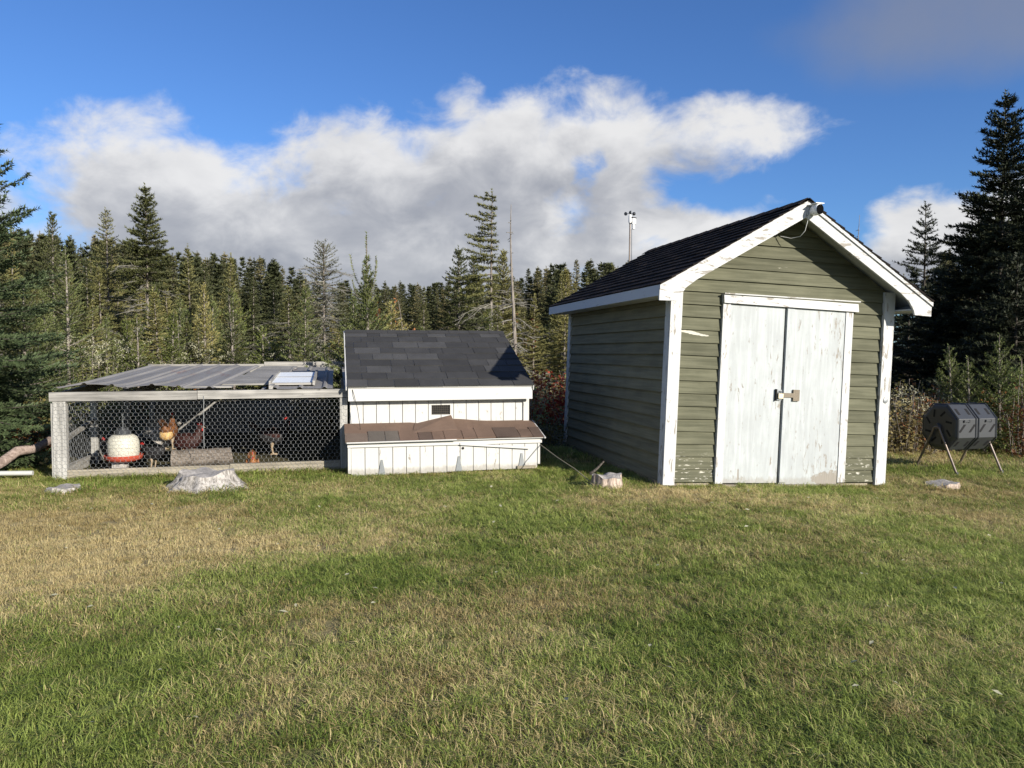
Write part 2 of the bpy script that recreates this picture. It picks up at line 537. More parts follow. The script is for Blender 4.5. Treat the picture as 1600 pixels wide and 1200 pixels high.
n.put(b.inputs['Base Color'], col); b.inputs['Metallic'].default_value = .0; b.inputs['Roughness'].default_value = .72; b.inputs['Specular IOR Level'].default_value = .25
M['metal'] = m
m, n, b = new_mat('sky_white_glazing')
b.inputs['Base Color'].default_value = (.66, .74, .80, 1); b.inputs['Roughness'].default_value = .45
n.put(b.inputs['Base Color'], n.mix(n.noise(n.obj(), 6., 4.), (.74, .78, .80), (.86, .88, .88)))  # near-white colour stands in for sky reflected in the panes
M['glazing'] = m
def bark_mat(name, a, b_, scl=(9, 9, 2.2)):
    m, n, b = new_mat(name)
    v = n.mapping(n.obj(), scl)
    k = n.noise(v, 3., 7., .65, .5)
    w = n.noise(n.obj(), 1.7, 3., .5)
    n.put(b.inputs['Base Color'], n.mix(n.sstep(n.m('ADD', k, n.m('MULTIPLY_ADD', w, .4, -.2)), .32, .68), a, b_))
    b.inputs['Roughness'].default_value = .95; b.inputs['Specular IOR Level'].default_value = .15
    n.put(b.inputs['Normal'], n.bump(k, .6, .012))
    return m
M['bark'] = bark_mat('grey_bark', (.12, .10, .085), (.30, .27, .235))
M['bark_dark'] = bark_mat('dark_bark', (.045, .04, .033), (.12, .105, .09))
M['deadwood'] = bark_mat('lichened_dead_twig', (.17, .155, .13), (.34, .325, .28))
M['log_bark'] = bark_mat('log_bark', (.09, .075, .06), (.24, .205, .17), (4, 14, 14))
M['branch_bark'] = bark_mat('fallen_branch_bark', (.16, .12, .10), (.38, .30, .26), (8, 8, 8))
M['stump_pale'] = bark_mat('bleached_stump_wood', (.12, .11, .095), (.47, .44, .405), (13, 13, 1.6))
M['stump_brown'] = bark_mat('brown_stump_wood', (.17, .13, .105), (.50, .41, .34), (14, 14, 3))
M['cut'] = bark_mat('cut_wood_face', (.26, .24, .22), (.50, .47, .43), (10, 10, 10))
def leaf_mat(name, a, b_, c3=None, scl=2.2, trans=.0, rv=.5):
    m, n, b = new_mat(name)
    r = n.rnd()
    pos = n.n('ShaderNodeNewGeometry').outputs['Position']
    k = n.noise(pos, scl, 4., .6)
    k2 = n.noise(pos, 23., 2., .6)
    f = n.sstep(n.m('ADD', n.m('MULTIPLY', k, .7), n.m('MULTIPLY', k2, .45)), .38, .80)
    c_ = n.mix(f, a, b_)
    if c3:
        c_ = n.mix(n.m('MULTIPLY', r, .75), c_, c3)
    g = n.m('MULTIPLY_ADD', r, rv, 1 - rv / 2)
    c_ = n.mix(1., c_, n.comb(g, g, g), 'MULTIPLY')
    n.put(b.inputs['Base Color'], c_)
    b.inputs['Roughness'].default_value = .6; b.inputs['Specular IOR Level'].default_value = .25
    if trans:
        t = n.n('ShaderNodeBsdfTranslucent'); n.put(t.inputs[0], c_)
        mx = n.n('ShaderNodeMixShader'); mx.inputs[0].default_value = trans
        o = [q for q in n.t.nodes if q.type == 'OUTPUT_MATERIAL'][0]
        n.t.links.new(b.outputs[0], mx.inputs[1]); n.t.links.new(t.outputs[0], mx.inputs[2]); n.t.links.new(mx.outputs[0], o.inputs[0])
    return m
M['spruce'] = leaf_mat('spruce_needles', (.070, .088, .032), (.155, .175, .066), (.235, .200, .070), 2.2, .12, .8)
M['spruce_far'] = leaf_mat('far_spruce_needles', (.054, .066, .028), (.112, .124, .052), (.165, .135, .060), 1.1, .1, .7)
M['spruce_dark'] = leaf_mat('shaded_spruce_needles', (.016, .022, .012), (.042, .051, .025), None, 1.6, .05)  # colour kept very low in place of shade over the right-hand trees
M['edge'] = leaf_mat('deep_green_needles', (.040, .060, .026), (.095, .125, .055), None, 2.2, .12)
M['fir_lit'] = leaf_mat('sunlit_fir_needles', (.11, .145, .045), (.25, .285, .09), None, 3., .2)  # brighter copy of the fir needles, sunlight put into the colour
M['fir'] = leaf_mat('fir_needles', (.085, .110, .036), (.185, .205, .070), None, 3., .15)
M['yellow'] = leaf_mat('yellow_green_needles', (.085, .105, .026), (.165, .19, .052), None, 3., .2)
M['sparse'] = leaf_mat('greyish_needles', (.070, .075, .045), (.15, .15, .09), None, 3., .12)
M['pale_leaf'] = leaf_mat('pale_shrub_leaf', (.16, .19, .055), (.38, .38, .16), None, 6., .3)
M['cream'] = leaf_mat('cream_flower_heads', (.42, .40, .26), (.62, .60, .44), None, 6., .3, .2)
M['red_leaf'] = leaf_mat('red_autumn_leaf', (.26, .035, .025), (.50, .095, .05), None, 7., .3)
M['rust_leaf'] = leaf_mat('rusty_autumn_leaf', (.24, .085, .03), (.44, .19, .06), None, 7., .3)
M['rust_muted'] = leaf_mat('muted_rust_leaf', (.13, .055, .028), (.25, .12, .05), None, 7., .3)
M['gold'] = leaf_mat('golden_dry_stalk', (.15, .125, .05), (.33, .27, .12), None, 5., .3)
M['bramble'] = leaf_mat('green_weed_leaf', (.06, .085, .022), (.15, .18, .05), (.17, .13, .05), 5., .25)

# ground: soil / lawn / forest floor
m, n, b = new_mat('lawn_ground')
at_d = n.n('ShaderNodeAttribute', attribute_name='dry').outputs['Fac']
at_b = n.n('ShaderNodeAttribute', attribute_name='bare').outputs['Fac']
pos = n.n('ShaderNodeNewGeometry').outputs['Position']
k = n.noise(pos, 38., 6., .65); k2 = n.noise(pos, 3., 5., .6)
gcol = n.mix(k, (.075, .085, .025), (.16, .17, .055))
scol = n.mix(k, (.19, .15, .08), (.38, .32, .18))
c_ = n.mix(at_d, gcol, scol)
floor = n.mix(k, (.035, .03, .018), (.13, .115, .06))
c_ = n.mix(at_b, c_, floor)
n.put(b.inputs['Base Color'], c_); b.inputs['Roughness'].default_value = .95; b.inputs['Specular IOR Level'].default_value = .1
n.put(b.inputs['Normal'], n.bump(k, .8, .03))
M['ground'] = m
m, n, b = new_mat('grass_blade')
d = n.n('ShaderNodeAttribute', attribute_name='dry', attribute_type='INSTANCER').outputs['Fac']
tint = n.n('ShaderNodeAttribute', attribute_name='tint', attribute_type='INSTANCER').outputs['Fac']
bl = n.n('ShaderNodeAttribute', attribute_name='blade').outputs['Fac']
gcol = n.mix(tint, (.165, .225, .042), (.325, .385, .095))
scol = n.mix(tint, (.42, .325, .145), (.66, .54, .28))
f = n.sstep(n.m('ADD', n.m('SUBTRACT', d, bl), .5), .30, .70)
c_ = n.mix(f, gcol, scol)
n.put(b.inputs['Base Color'], c_); b.inputs['Roughness'].default_value = .55; b.inputs['Specular IOR Level'].default_value = .3
t = n.n('ShaderNodeBsdfTranslucent'); n.put(t.inputs[0], c_)
mx = n.n('ShaderNodeMixShader'); mx.inputs[0].default_value = .35
o = [q for q in n.t.nodes if q.type == 'OUTPUT_MATERIAL'][0]
n.t.links.new(b.outputs[0], mx.inputs[1]); n.t.links.new(t.outputs[0], mx.inputs[2]); n.t.links.new(mx.outputs[0], o.inputs[0])
M['grass'] = m

# ------------------------------------------------------------------ ground
def lawn_limit(x):
    """far edge of the mown lawn"""
    return 11.2 + 1.3 * np.sin(x * .5) * 0 + np.where(x > 4, 1.6, 0) + np.where(x < -4.8, -1.9, 0)

def build_ground():
    xs = np.unique(np.concatenate([np.arange(-11, 13, .14), np.linspace(-400, -11, 60) , np.linspace(13, 400, 60)]))
    ys = np.unique(np.concatenate([np.arange(.5, 15, .14), np.linspace(15, 120, 70), np.linspace(120, 700, 30), np.linspace(-60, .5, 25)]))
    X, Y = np.meshgrid(xs, ys, indexing='ij')
    Z = height(X, Y)
    V = np.stack([X, Y, Z], -1).reshape(-1, 3)
    a, b_ = len(xs), len(ys)
    I = np.arange(a * b_).reshape(a, b_)
    q = np.stack([I[:-1, :-1], I[1:, :-1], I[1:, 1:], I[:-1, 1:]], -1).reshape(-1, 4)
    T = np.concatenate([q[:, [0, 1, 2]], q[:, [0, 2, 3]]])
    me = tri_mesh('ground', V, T, M['ground'])
    me.polygons.foreach_set('use_smooth', [True] * len(me.polygons))
    x = V[:, 0]; y = V[:, 1]
    dr = dryness(x, y)
    ru, rv_ = loc_uv(RUN_O, x, y)
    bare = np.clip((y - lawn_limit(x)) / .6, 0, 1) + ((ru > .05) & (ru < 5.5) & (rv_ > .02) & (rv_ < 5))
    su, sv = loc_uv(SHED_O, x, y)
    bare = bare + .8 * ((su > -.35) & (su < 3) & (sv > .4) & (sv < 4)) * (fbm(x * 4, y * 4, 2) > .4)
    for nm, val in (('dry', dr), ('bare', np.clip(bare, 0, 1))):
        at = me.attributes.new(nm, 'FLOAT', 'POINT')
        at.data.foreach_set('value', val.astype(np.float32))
    o = link('ground', me)
    tag(o, kind='structure')
build_ground()

# ------------------------------------------------------------------ garden shed
SW, SD = 2.82, 3.66
SLOPE = .602
RIDGE = 3.18
OH_E, OH_F = .25, .30                        # eave and gable overhang
LEAN = .040
def roof_z(u):
    return RIDGE - SLOPE * abs(u - SW / 2)
shed = thing('garden_shed', 'olive green clapboard garden shed with peeling white trim and double doors', 'shed',
             (SHED_O[0], SHED_O[1], -.012), (0, LEAN, YAW))
random.seed(3)
rr = random.random
def ru_(a, b):
    return random.uniform(a, b)

def inner_wall():
    w = MB()
    p = [(0.03, .02), (SW - .03, .02), (SW - .03, roof_z(SW - .03) - .09), (SW / 2, RIDGE - .09), (.03, roof_z(.03) - .09)]
    w.prism(p, 'y', .03, SD - .03)
    w.build('wall', M['siding_side'], shed)
inner_wall()
H_C = .141
def clap(u0b, u1b, u0t, u1t, z0, z1, side):
    """one wedge shaped clapboard; side: front, left, right, rear"""
    j = ru_(-.003, .003); j2 = ru_(-.003, .003)
    pb, pt = (-.027 if side == 'front' else -.036) + ru_(-.004, .003), -.003
    def P(s, o_, z):
        if side == 'front': return (s, o_ + .028, z)
        if side == 'left': return (o_ + .028, s, z)
        if side == 'right': return (SW - .028 - o_, s, z)
        return (s, SD - .028 - o_, z)
    za, zb = z0 + j, z0 + j2
    p = [P(u0b, pb, za), P(u1b, pb, zb), P(u1b, .004, zb), P(u0b, .004, za), P(u0t, pt, z1 + j), P(u1t, pt, z1 + j2), P(u1t, .004, z1 + j2), P(u0t, .004, z1 + j)]
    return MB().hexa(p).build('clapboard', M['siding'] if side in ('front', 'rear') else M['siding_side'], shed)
DOOR0, DOOR1, DOOR_T = .615, 2.285, 2.03
z = .03
while z < RIDGE - .16:
    z1 = z + H_C + .014
    def ends(zz):
        lim = (RIDGE - .10 - zz) / SLOPE
        return max(.115, SW / 2 - lim), min(SW - .115, SW / 2 + lim)
    a0, b0 = ends(z); a1, b1 = ends(min(z1, RIDGE - .12))
    if a1 < b1:
        if z1 < DOOR_T + .10:
            clap(a0, DOOR0 + .002, a1, DOOR0 + .002, z, z1, 'front'); clap(DOOR1 - .002, b0, DOOR1 - .002, b1, z, z1, 'front')
        else:
            clap(a0, b0, a1, b1, z, z1, 'front')
    if z < 2.18:
        clap(.09, SD - .09, .09, SD - .09, z, z1, 'left'); clap(.09, SD - .09, .09, SD - .09, z, z1, 'right')
    clap(a0, b0, a1, b1, z, z1, 'rear')
    z += H_C
# corner posts: a front board and a return board each
for u0, u1, s in ((-.012, .125, -1), (SW - .125, SW + .012, 1)):
    top = 2.27
    MB().box(u0, u1, -.030, .012, .0, top).build('corner_post', M['trim_z'], shed)
    x0, x1 = (-.010, .026) if s < 0 else (SW - .026, SW + .010)
    MB().box(x0, x1, .014, .115, .0, top - .03).build('corner_return', M['trim_z'], shed)
    MB().box(x0, x1, SD - .10, SD + .02, .05, top - .03).build('corner_return', M['trim_z'], shed)
kb = MB().lathe([(.030, 0), (.030, .006), (.014, .010)], 12)
for i, p in enumerate(kb.v):
    kb.v[i] = (p[0] + SW - .05, -.031 - p[2], p[1] + 1.0)
kb.build('hook_plate', M['galv'], shed, True)
# doors
MB().box(DOOR0 + .004, DOOR0 + .094, -.026, .02, .015, DOOR_T + .003).build('door_trim', M['trim_z'], shed)
MB().box(DOOR1 - .100, DOOR1 - .004, -.026, .02, .03, DOOR_T + .003).build('door_trim', M['trim_z'], shed)
h = MB()
h.hexa([(DOOR0 - .0, -.055, DOOR_T + .004), (DOOR1 + .045, -.055, DOOR_T - .012), (DOOR1 + .045, .02, DOOR_T - .012), (DOOR0, .02, DOOR_T + .004),
        (DOOR0, -.040, DOOR_T + .105), (DOOR1 + .045, -.040, DOOR_T + .080), (DOOR1 + .045, .02, DOOR_T + .080), (DOOR0, .02, DOOR_T + .105)])
h.build('door_header', M['trim_x'], shed)
MB().box(DOOR0 - .005, DOOR1 + .055, -.066, -.04, DOOR_T + .100, DOOR_T + .112).build('drip_cap', M['trim_x'], shed)
dl = thing('door', None, None); dl.parent = shed
d1 = MB().box(DOOR0 + .098, 1.395, -.014, .018, .022, DOOR_T - .006).build('door_panel', M['door'], dl)
dr_ = thing('door', None, None); dr_.parent = shed
d2 = MB().box(1.418, DOOR1 - .104, -.016, .018, .008, DOOR_T - .012).build('door_panel', M['door'], dr_)
MB().box(1.420, 1.512, -.034, -.017, .03, DOOR_T - .02).build('door_stile', M['door'], dr_)
MB().box(DOOR0 + .1, DOOR1 - .1, -.03, .02, -.03, .005).build('threshold', M['sill'], shed)
MB().box(1.392, 1.421, .004, .02, .02, DOOR_T - .02).build('door_gap', M['dark'], shed)
# hasp on the right leaf, staple plate on the left one, padlock hanging there
zh = 1.03
hp = MB(); hp.box(1.405, 1.54, -.046, -.038, zh - .025, zh + .025); hp.box(1.54, 1.62, -.040, -.016, zh - .065, zh + .065)
hp.build('hasp', M['rusty'], dr_)
MB().box(1.325, 1.392, -.036, -.0145, zh - .06, zh + .06).build('latch_plate', M['galv'], dl)
MB().box(1.318, 1.330, -.045, -.0145, zh - .066, zh + .066).build('latch_edge', M['dark'], dl)
pl = thing('padlock', 'pale brass padlock hanging on the shed door hasp', 'padlock', tuple(shed.matrix_basis @ Vector((1.368, -.050, zh - .005))), shed.rotation_euler)
q = MB(); q.box(-.030, .030, -.014, .014, -.034, .022); q.build('lock_body', M['brass'], pl)
MB().tube([(-.016, 0, .022), (-.016, 0, .04), (-.008, 0, .05), (.008, 0, .05), (.016, 0, .04), (.016, 0, .022)], .005, 6).build('shackle', M['galv'], pl)

# roof: deck, soffit, fascias, shingles
ct = math.hypot(1, SLOPE)
def slope_pt(side, s, v, up):
    """s: distance down the slope from ridge, v: depth, up: height over deck plane; side -1 left / +1 right"""
    return (SW / 2 + side * (s / ct + up * SLOPE / ct), v, RIDGE - s * SLOPE / ct + up / ct)
SL = (SW / 2 + OH_E) * ct
V0, V1 = -OH_F, SD + .22
for side in (-1, 1):
    d = MB()
    a, b_, t0, t1 = 0.0, SL, -.055, -.012
    p = [slope_pt(side, b_, V0 + .02, t0), slope_pt(side, a, V0 + .02, t0), slope_pt(side, a, V1, t0), slope_pt(side, b_, V1, t0),
         slope_pt(side, b_, V0 + .02, t1), slope_pt(side, a, V0 + .02, t1), slope_pt(side, a, V1, t1), slope_pt(side, b_, V1, t1)]
    if side > 0:
        p = [p[1], p[0], p[3], p[2], p[5], p[4], p[7], p[6]]
    d.hexa(p)
    d.build('roof_deck', M['trim_y'], shed)
    # eave fascia
    ue = SW / 2 + side * (SW / 2 + OH_E)
    ze = roof_z(ue if side > 0 else -OH_E)
    x0, x1 = (ue - .0, ue + .022) if side > 0 else (ue - .022, ue)
    MB().box(x0, x1, V0 + .026, V1 + .01, ze - .135, ze - .018).build('fascia', M['trim_y'], shed)
    # flat eave soffit
    x0, x1 = (SW + .012, ue - .002) if side > 0 else (ue + .002, -.012)
    MB().box(x0, x1, V0 + .03, V1, ze - .128, ze - .112).build('soffit', M['trim_y'], shed)
    # rake board with plumb-cut, stepped tail
    s_ = side
    def U(d_): return SW / 2 + s_ * d_
    E = SW / 2 + OH_E + .024
    zt = lambda d_: RIDGE - SLOPE * d_ - .016
    dep = .165
    poly = [(U(0.002), zt(0)), (U(E), zt(E)), (U(E), zt(E) - .155), (U(E - .22), zt(E) - .150), (U(E - .235), zt(E) - .10), (U(E - .30), zt(E - .30) - dep - .02),
            (U(E - .42), zt(E - .42) - dep), (U(0.002), zt(0) - dep * 1.05)]
    if s_ > 0:
        poly = poly[::-1]
    r_ = MB().prism(poly, 'y', V0 - .002, V0 + .024)
    r_.build('rake_board', M['trim_x'], shed)
    # narrow strip under the shingles on the rake
    poly = [(U(.002), zt(0) + .004), (U(E + .004), zt(E) + .004), (U(E + .004), zt(E) - .040), (U(.002), zt(0) - .040)]
    MB().prism(poly if s_ < 0 else poly[::-1], 'y', V0 - .020, V0 - .003).build('rake_strip', M['trim_x'], shed)
    # shingles
    EXP = .142
    nc = int(SL / EXP) + 1
    rest = MB()
    for i in range(nc):
        s1 = SL + .03 - i * EXP; s0 = max(.01, s1 - EXP - .05)
        v = V0 - .03 - (ru_(0, .3) if i % 2 else ru_(.05, .25))
        while v < V1 + .02:
            w_ = ru_(.26, .36)
            va, vb = max(V0 - .032, v), min(V1 + .02, v + w_)
            if vb - va > .03:
                th = .010 + ru_(0, .005); lo = .003 + ru_(0, .002)
                p = [slope_pt(side, s1, va + .0015, lo - .010), slope_pt(side, s0, va + .0015, -.011), slope_pt(side, s0, vb - .0015, -.011), slope_pt(side, s1, vb - .0015, lo - .010),
                     slope_pt(side, s1 + ru_(-.003, .003), va + .0015, th), slope_pt(side, s0, va + .0015, -.006), slope_pt(side, s0, vb - .0015, -.006), slope_pt(side, s1 + ru_(-.003, .003), vb - .0015, th)]
                if side > 0:
                    p = [p[1], p[0], p[3], p[2], p[5], p[4], p[7], p[6]]
                    rest.hexa(p)
                else:
                    MB().hexa(p).build('shingle', M['shingle_shed'], shed)
            v += w_
    if side > 0:
        o = rest.build('far_slope_shingle', M['shingle_shed'], shed); o['kind'] = 'stuff'
cap = MB()
v = V0 - .034
while v < V1:
    for side in (-1, 1):
        p = [slope_pt(side, .14, v, .012), slope_pt(side, 0, v, .016), slope_pt(side, 0, v + .30, .010), slope_pt(side, .14, v + .30, .008),
             slope_pt(side, .14, v, .018), slope_pt(side, 0, v, .024), slope_pt(side, 0, v + .30, .018), slope_pt(side, .14, v + .30, .014)]
        if side > 0:
            p = [p[1], p[0], p[3], p[2], p[5], p[4], p[7], p[6]]
        cap.hexa(p)
    v += .285
cap.build('ridge_cap', M['shingle_shed'], shed)
# foundation strip seen along the left side
MB().box(.02, SW - .02, .05, SD - .05, -.10, .03).build('skid', M['sill'], shed)

# security camera on the gable peak
SM = shed.matrix_basis.copy()
sc_ = thing('security_camera', 'small white security camera with black lens face at the shed peak', 'camera', tuple(SM @ Vector((SW / 2 + .055, V0 - .022, RIDGE - .125))), shed.rotation_euler)
mm = MB(); mm.lathe([(.035, 0), (.038, .012), (.030, .03)], 16)
for i, p in enumerate(mm.v):
    mm.v[i] = (p[0], -p[2], p[1])
mm.build('mount', M['cam_white'], sc_, True)
mm = MB(); mm.lathe([(.030, -.05), (.046, -.045), (.052, -.02), (.052, .05), (.046, .065), (.040, .068)], 20)
for i, p in enumerate(mm.v):
    mm.v[i] = (p[0] * .95 + .015, -p[2] - .045, p[1] * 1.2 + .012)
mm.build('housing', M['cam_white'], sc_, True)
mm = MB(); mm.lathe([(.043, 0), (.043, .008), (.02, .010)], 20)
for i, p in enumerate(mm.v):
    mm.v[i] = (p[0] * .95 + .015, -p[2] - .113, p[1] * 1.25 + .006)
mm.build('lens_face', M['cam_black'], sc_, True)
MB().box(-.035, .065, -.115, -.01, .070, .077).build('sun_hood', M['cam_white'], sc_)
MB().tube([(-.035, -.02, -.01), (-.045, -.01, -.05), (-.04, .02, -.12), (-.035, .06, -.20), (-.05, .12, -.255), (-.11, .20, -.27), (-.19, .285, -.24)], .0038, 6).build('cable', M['cam_white'], sc_, True)

# weather station on a pole behind the shed
wy = 12.45; wx = gx_at(983, wy)
ws = thing('weather_station', 'small weather station with spinning cups on a thin pole behind the shed roof', 'weather station', (wx, wy, hgt(wx, wy)))
zt_ = z_at(346, wy)
q = MB(); q.tube([(-.03, 0, 0), (-.015, 0, zt_ * .6), (0, 0, zt_)], .013, 8); q.build('pole', M['tube_metal'], ws, True)
MB().tube([(.03, .0, 2.0), (.028, .0, zt_ - .1)], .004, 5).build('wire', M['dark'], ws)
q = MB(); q.lathe([(.03, 0), (.035, .02), (.033, .13), (.018, .16)], 12, (0, 0, zt_)); q.build('sensor_body', M['cam_white'], ws, True)
q = MB(); q.box(-.02, .09, -.02, .02, zt_ - .02, zt_ + .03); q.build('bracket', M['plastic_blk'], ws)
q = MB(); q.box(.045, .12, -.035, .035, zt_ - .03, zt_ + .09); q.lathe([(.03, 0), (.034, .01), (.034, .075), (.03, .085)], 10, (.07, 0, zt_ - .12)); q.build('gauge_box', M['cam_white'], ws)
q = MB(); q.hexa([(.03, -.045, zt_ + .10), (.13, -.045, zt_ + .085), (.13, .045, zt_ + .085), (.03, .045, zt_ + .10), (.03, -.045, zt_ + .112), (.13, -.045, zt_ + .097), (.13, .045, zt_ + .097), (.03, .045, zt_ + .112)])
q.build('solar_panel', M['plastic_dark'], ws)
for k in range(3):
    a = 2 * PI * k / 3 + .4
    q = MB(); c0 = Vector((.10 * math.cos(a), .10 * math.sin(a), zt_ + .185))
    q.tube([(0, 0, zt_ + .185), c0], .005, 5)
    t_ = Vector((-math.sin(a), math.cos(a), 0))
    q.tube([c0 - t_ * .03, c0 - t_ * .015, c0 + t_ * .02], [.008, .03, .036], 8)
    q.build('wind_cup', M['plastic_blk'], ws, True)

for ch in ws.children:                           # head of the station, sized against the pole
    if not ch.name.startswith(('pole', 'wire')):
        for v in ch.data.vertices:
            v.co = Vector((v.co.x * .78, v.co.y * .78, zt_ + (v.co.z - zt_) * .85))

# ------------------------------------------------------------------ chicken coop
coop = thing('chicken_coop', 'white board chicken coop with charcoal shingle roof and low nest box', 'chicken coop', (COOP_O[0], COOP_O[1], 0), (0, 0, YAW))
CW = 2.285
CDp = 1.74
MB().box(.03, CW - .03, .03, CDp + .6, .05, .93).build('wall', M['coop_white'], coop)
random.seed(8)
nb = 14
xs = [CW * i / nb for i in range(nb + 1)]
WIN = (1.02, 1.26)
for i in range(nb):
    a, b_ = xs[i] + .004, xs[i + 1] - .004
    zt = .90
    o_ = ru_(-.002, .002)
    if b_ > WIN[0] and a < WIN[1]:
        for z0, z1 in ((.30, .648), (.772, .90)):
            MB().box(a, b_, .004 + o_, .028, z0, z1).build('wall_board', M['coop_white'], coop)
        if a < WIN[0]:
            MB().box(a, WIN[0], .004 + o_, .028, .648, .772).build('wall_board', M['coop_white'], coop)
        if b_ > WIN[1]:
            MB().box(WIN[1], b_, .004 + o_, .028, .648, .772).build('wall_board', M['coop_white'], coop)
    else:
        MB().box(a, b_, .004 + o_, .028, .30, zt - (.055 if a > 1.58 and b_ < 2.15 else 0)).build('wall_board', M['coop_white'], coop)
wv = MB().box(WIN[0] + .002, WIN[1] - .002, .026, .031, .65, .77).build('vent_opening', M['dark'], coop)
q = MB()
for k in range(9):
    x_ = WIN[0] + .02 + k * .026
    q.tube([(x_, .02, .65), (x_ + .004, .02, .77)], .001, 4)
for k in range(5):
    q.tube([(WIN[0], .021, .66 + k * .025), (WIN[1], .021, .66 + k * .025)], .001, 4)
q.build('vent_mesh', M['rusty'], wv)
for a, b_ in ((1.62, 1.77), (1.79, 1.94), (1.97, 2.1)):
    MB().box(a, b_, .027, .0315, .848, .885).build('vent_slot', M['sill'], coop)
MB().box(1.56, 2.16, -.012, .003, .815, .842).build('vent_rail', M['coop_trim'], coop)
MB().box(CW - .06, CW + .015, -.018, .05, .25, .86).build('corner_board', M['coop_white'], coop)
# eave fascia and gable trims
fa = MB().box(-.02, CW + .03, -.135, -.11, .845, 1.005).build('fascia', M['coop_trim'], coop)
MB().box(-.015, CW + .025, -.108, .0, .875, .89).build('soffit', M['coop_trim'], coop)
MB().box(-.02, CW + .03, -.150, -.108, 1.006, 1.018).build('drip_edge', M['coop_trim'], coop)
CT = .392
cc = math.hypot(1, CT)
CSL = (CDp + .12) * cc
def croof(s, u, up):
    """s from eave up the slope"""
    return (u, -.155 + s / cc - up * CT / cc, 1.012 + s * CT / cc + up / cc)
def croof_back(s, u, up):
    vr = -.155 + CSL / cc
    zr = 1.012 + CSL * CT / cc
    return (u, vr + s / cc + up * CT / cc, zr - s * CT / cc + up / cc)
q = MB().hexa([croof(0, -.02, .003), croof(0, CW + .03, .003), croof(CSL, CW + .03, .003), croof(CSL, -.02, .003),
               croof(0, -.02, .012), croof(0, CW + .03, .012), croof(CSL, CW + .03, .012), croof(CSL, -.02, .012)])
q.build('roof_deck', M['coop_trim'], coop)
q = MB().hexa([croof_back(0, -.02, .003), croof_back(0, CW + .03, .003), croof_back(1.0, CW + .03, .003), croof_back(1.0, -.02, .003),
               croof_back(0, -.02, .024), croof_back(0, CW + .03, .024), croof_back(1.0, CW + .03, .024), croof_back(1.0, -.02, .024)])
q.build('rear_roof', M['shingle'], coop)
g = MB().prism([(.02, .90), (CDp + .6, .90), (CDp + .6, 1.42), (CDp - .02, 1.012 + CSL * CT / cc - .02), (.02, 1.05)], 'x', .03, CW - .03)
g.build('gable', M['coop_white'], coop)
NCR = 9
EXP = CSL / NCR
for i in range(NCR):
    s0 = i * EXP - .012
    s1 = min(CSL - .002, s0 + EXP + .06)
    u = -.035 - ru_(0, .22)
    while u < CW + .04:
        w_ = random.choice([.19, .26, .33, .33, .42]) * ru_(.92, 1.08)
        ua, ub = max(-.035, u), min(CW + .045, u + w_)
        if ub - ua > .03:
            th = .024 + random.choice([0, 0, .006]); jj = ru_(-.004, .004)
            p = [croof(s0 + jj, ua + .0025, .014), croof(s0 + jj, ub - .0025, .014), croof(s1, ub - .0025, .0125), croof(s1, ua + .0025, .0125),
                 croof(s0 + jj, ua + .0025, th), croof(s0 + jj * .3, ub - .0025, th), croof(s1, ub - .0025, .0155), croof(s1, ua + .0025, .0155)]
            MB().hexa(p).build('shingle', M['shingle'], coop)
        u += w_
q = MB()
zr = croof(CSL, 0, .024)
for k in range(8):
    a = -.035 + k * .305; b_ = min(a + .315, CW + .045)
    q.hexa([croof(CSL - .1, a, .022), croof(CSL - .1, b_, .020), croof(CSL, b_, .026), croof(CSL, a, .028),
            croof(CSL - .1, a, .030), croof(CSL - .1, b_, .026), croof(CSL, b_, .034), croof(CSL, a, .038)])
q.build('ridge_cap', M['shingle'], coop)
# jagged drip edge down the left verge
q = MB().hexa([croof(-.01, -.05, -.03), croof(-.01, -.036, -.03), croof(CSL, -.036, -.03), croof(CSL, -.05, -.03),
               croof(-.01, -.05, .018), croof(-.01, -.036, .018), croof(CSL, -.036, .018), croof(CSL, -.05, .018)])
q.build('verge_trim', M['coop_trim'], coop)
q = MB().hexa([croof(-.01, CW + .032, -.05), croof(-.01, CW + .046, -.05), croof(CSL, CW + .046, -.05), croof(CSL, CW + .032, -.05),
               croof(-.01, CW + .032, .012), croof(-.01, CW + .046, .012), croof(CSL, CW + .046, .012), croof(CSL, CW + .032, .012)])
q.build('verge_trim', M['coop_trim'], coop)
# nest box
NV = -.50
nest = thing('nest_box', None, None); nest.parent = coop
MB().box(.02, CW - .03, NV + .03, .0, .06, .36).build('box_body', M['coop_white'], nest)
NBn = 14
for i in range(NBn):
    a = CW * i / NBn + .004; b_ = CW * (i + 1) / NBn - .004
    zb = -.028 + .035 * (i / NBn) + ru_(-.004, .004)
    MB().box(a, b_, NV - .002 + ru_(-.002, .002), NV + .028, zb, .318 + ru_(-.003, .003)).build('board', M['coop_white'], nest)
MB().box(-.035, .0, NV - .012, NV + .05, .01, .335).build('corner_strip', M['coop_white'], nest)
MB().box(CW + .0, CW + .03, NV - .012, NV + .05, .05, .335).build('corner_strip', M['coop_white'], nest)
MB().box(CW - .01, CW + .012, NV + .05, .0, .05, .335).build('side_board', M['coop_white'], nest)
q = MB().hexa([(-.04, NV - .028, .322), (CW + .05, NV - .028, .318), (CW + .05, NV - .003, .318), (-.04, NV - .003, .322),
               (-.04, NV - .028, .385), (CW + .05, NV - .028, .378), (CW + .05, NV - .003, .378), (-.04, NV - .003, .385)])
q.build('lid_rail', M['coop_trim'], nest)
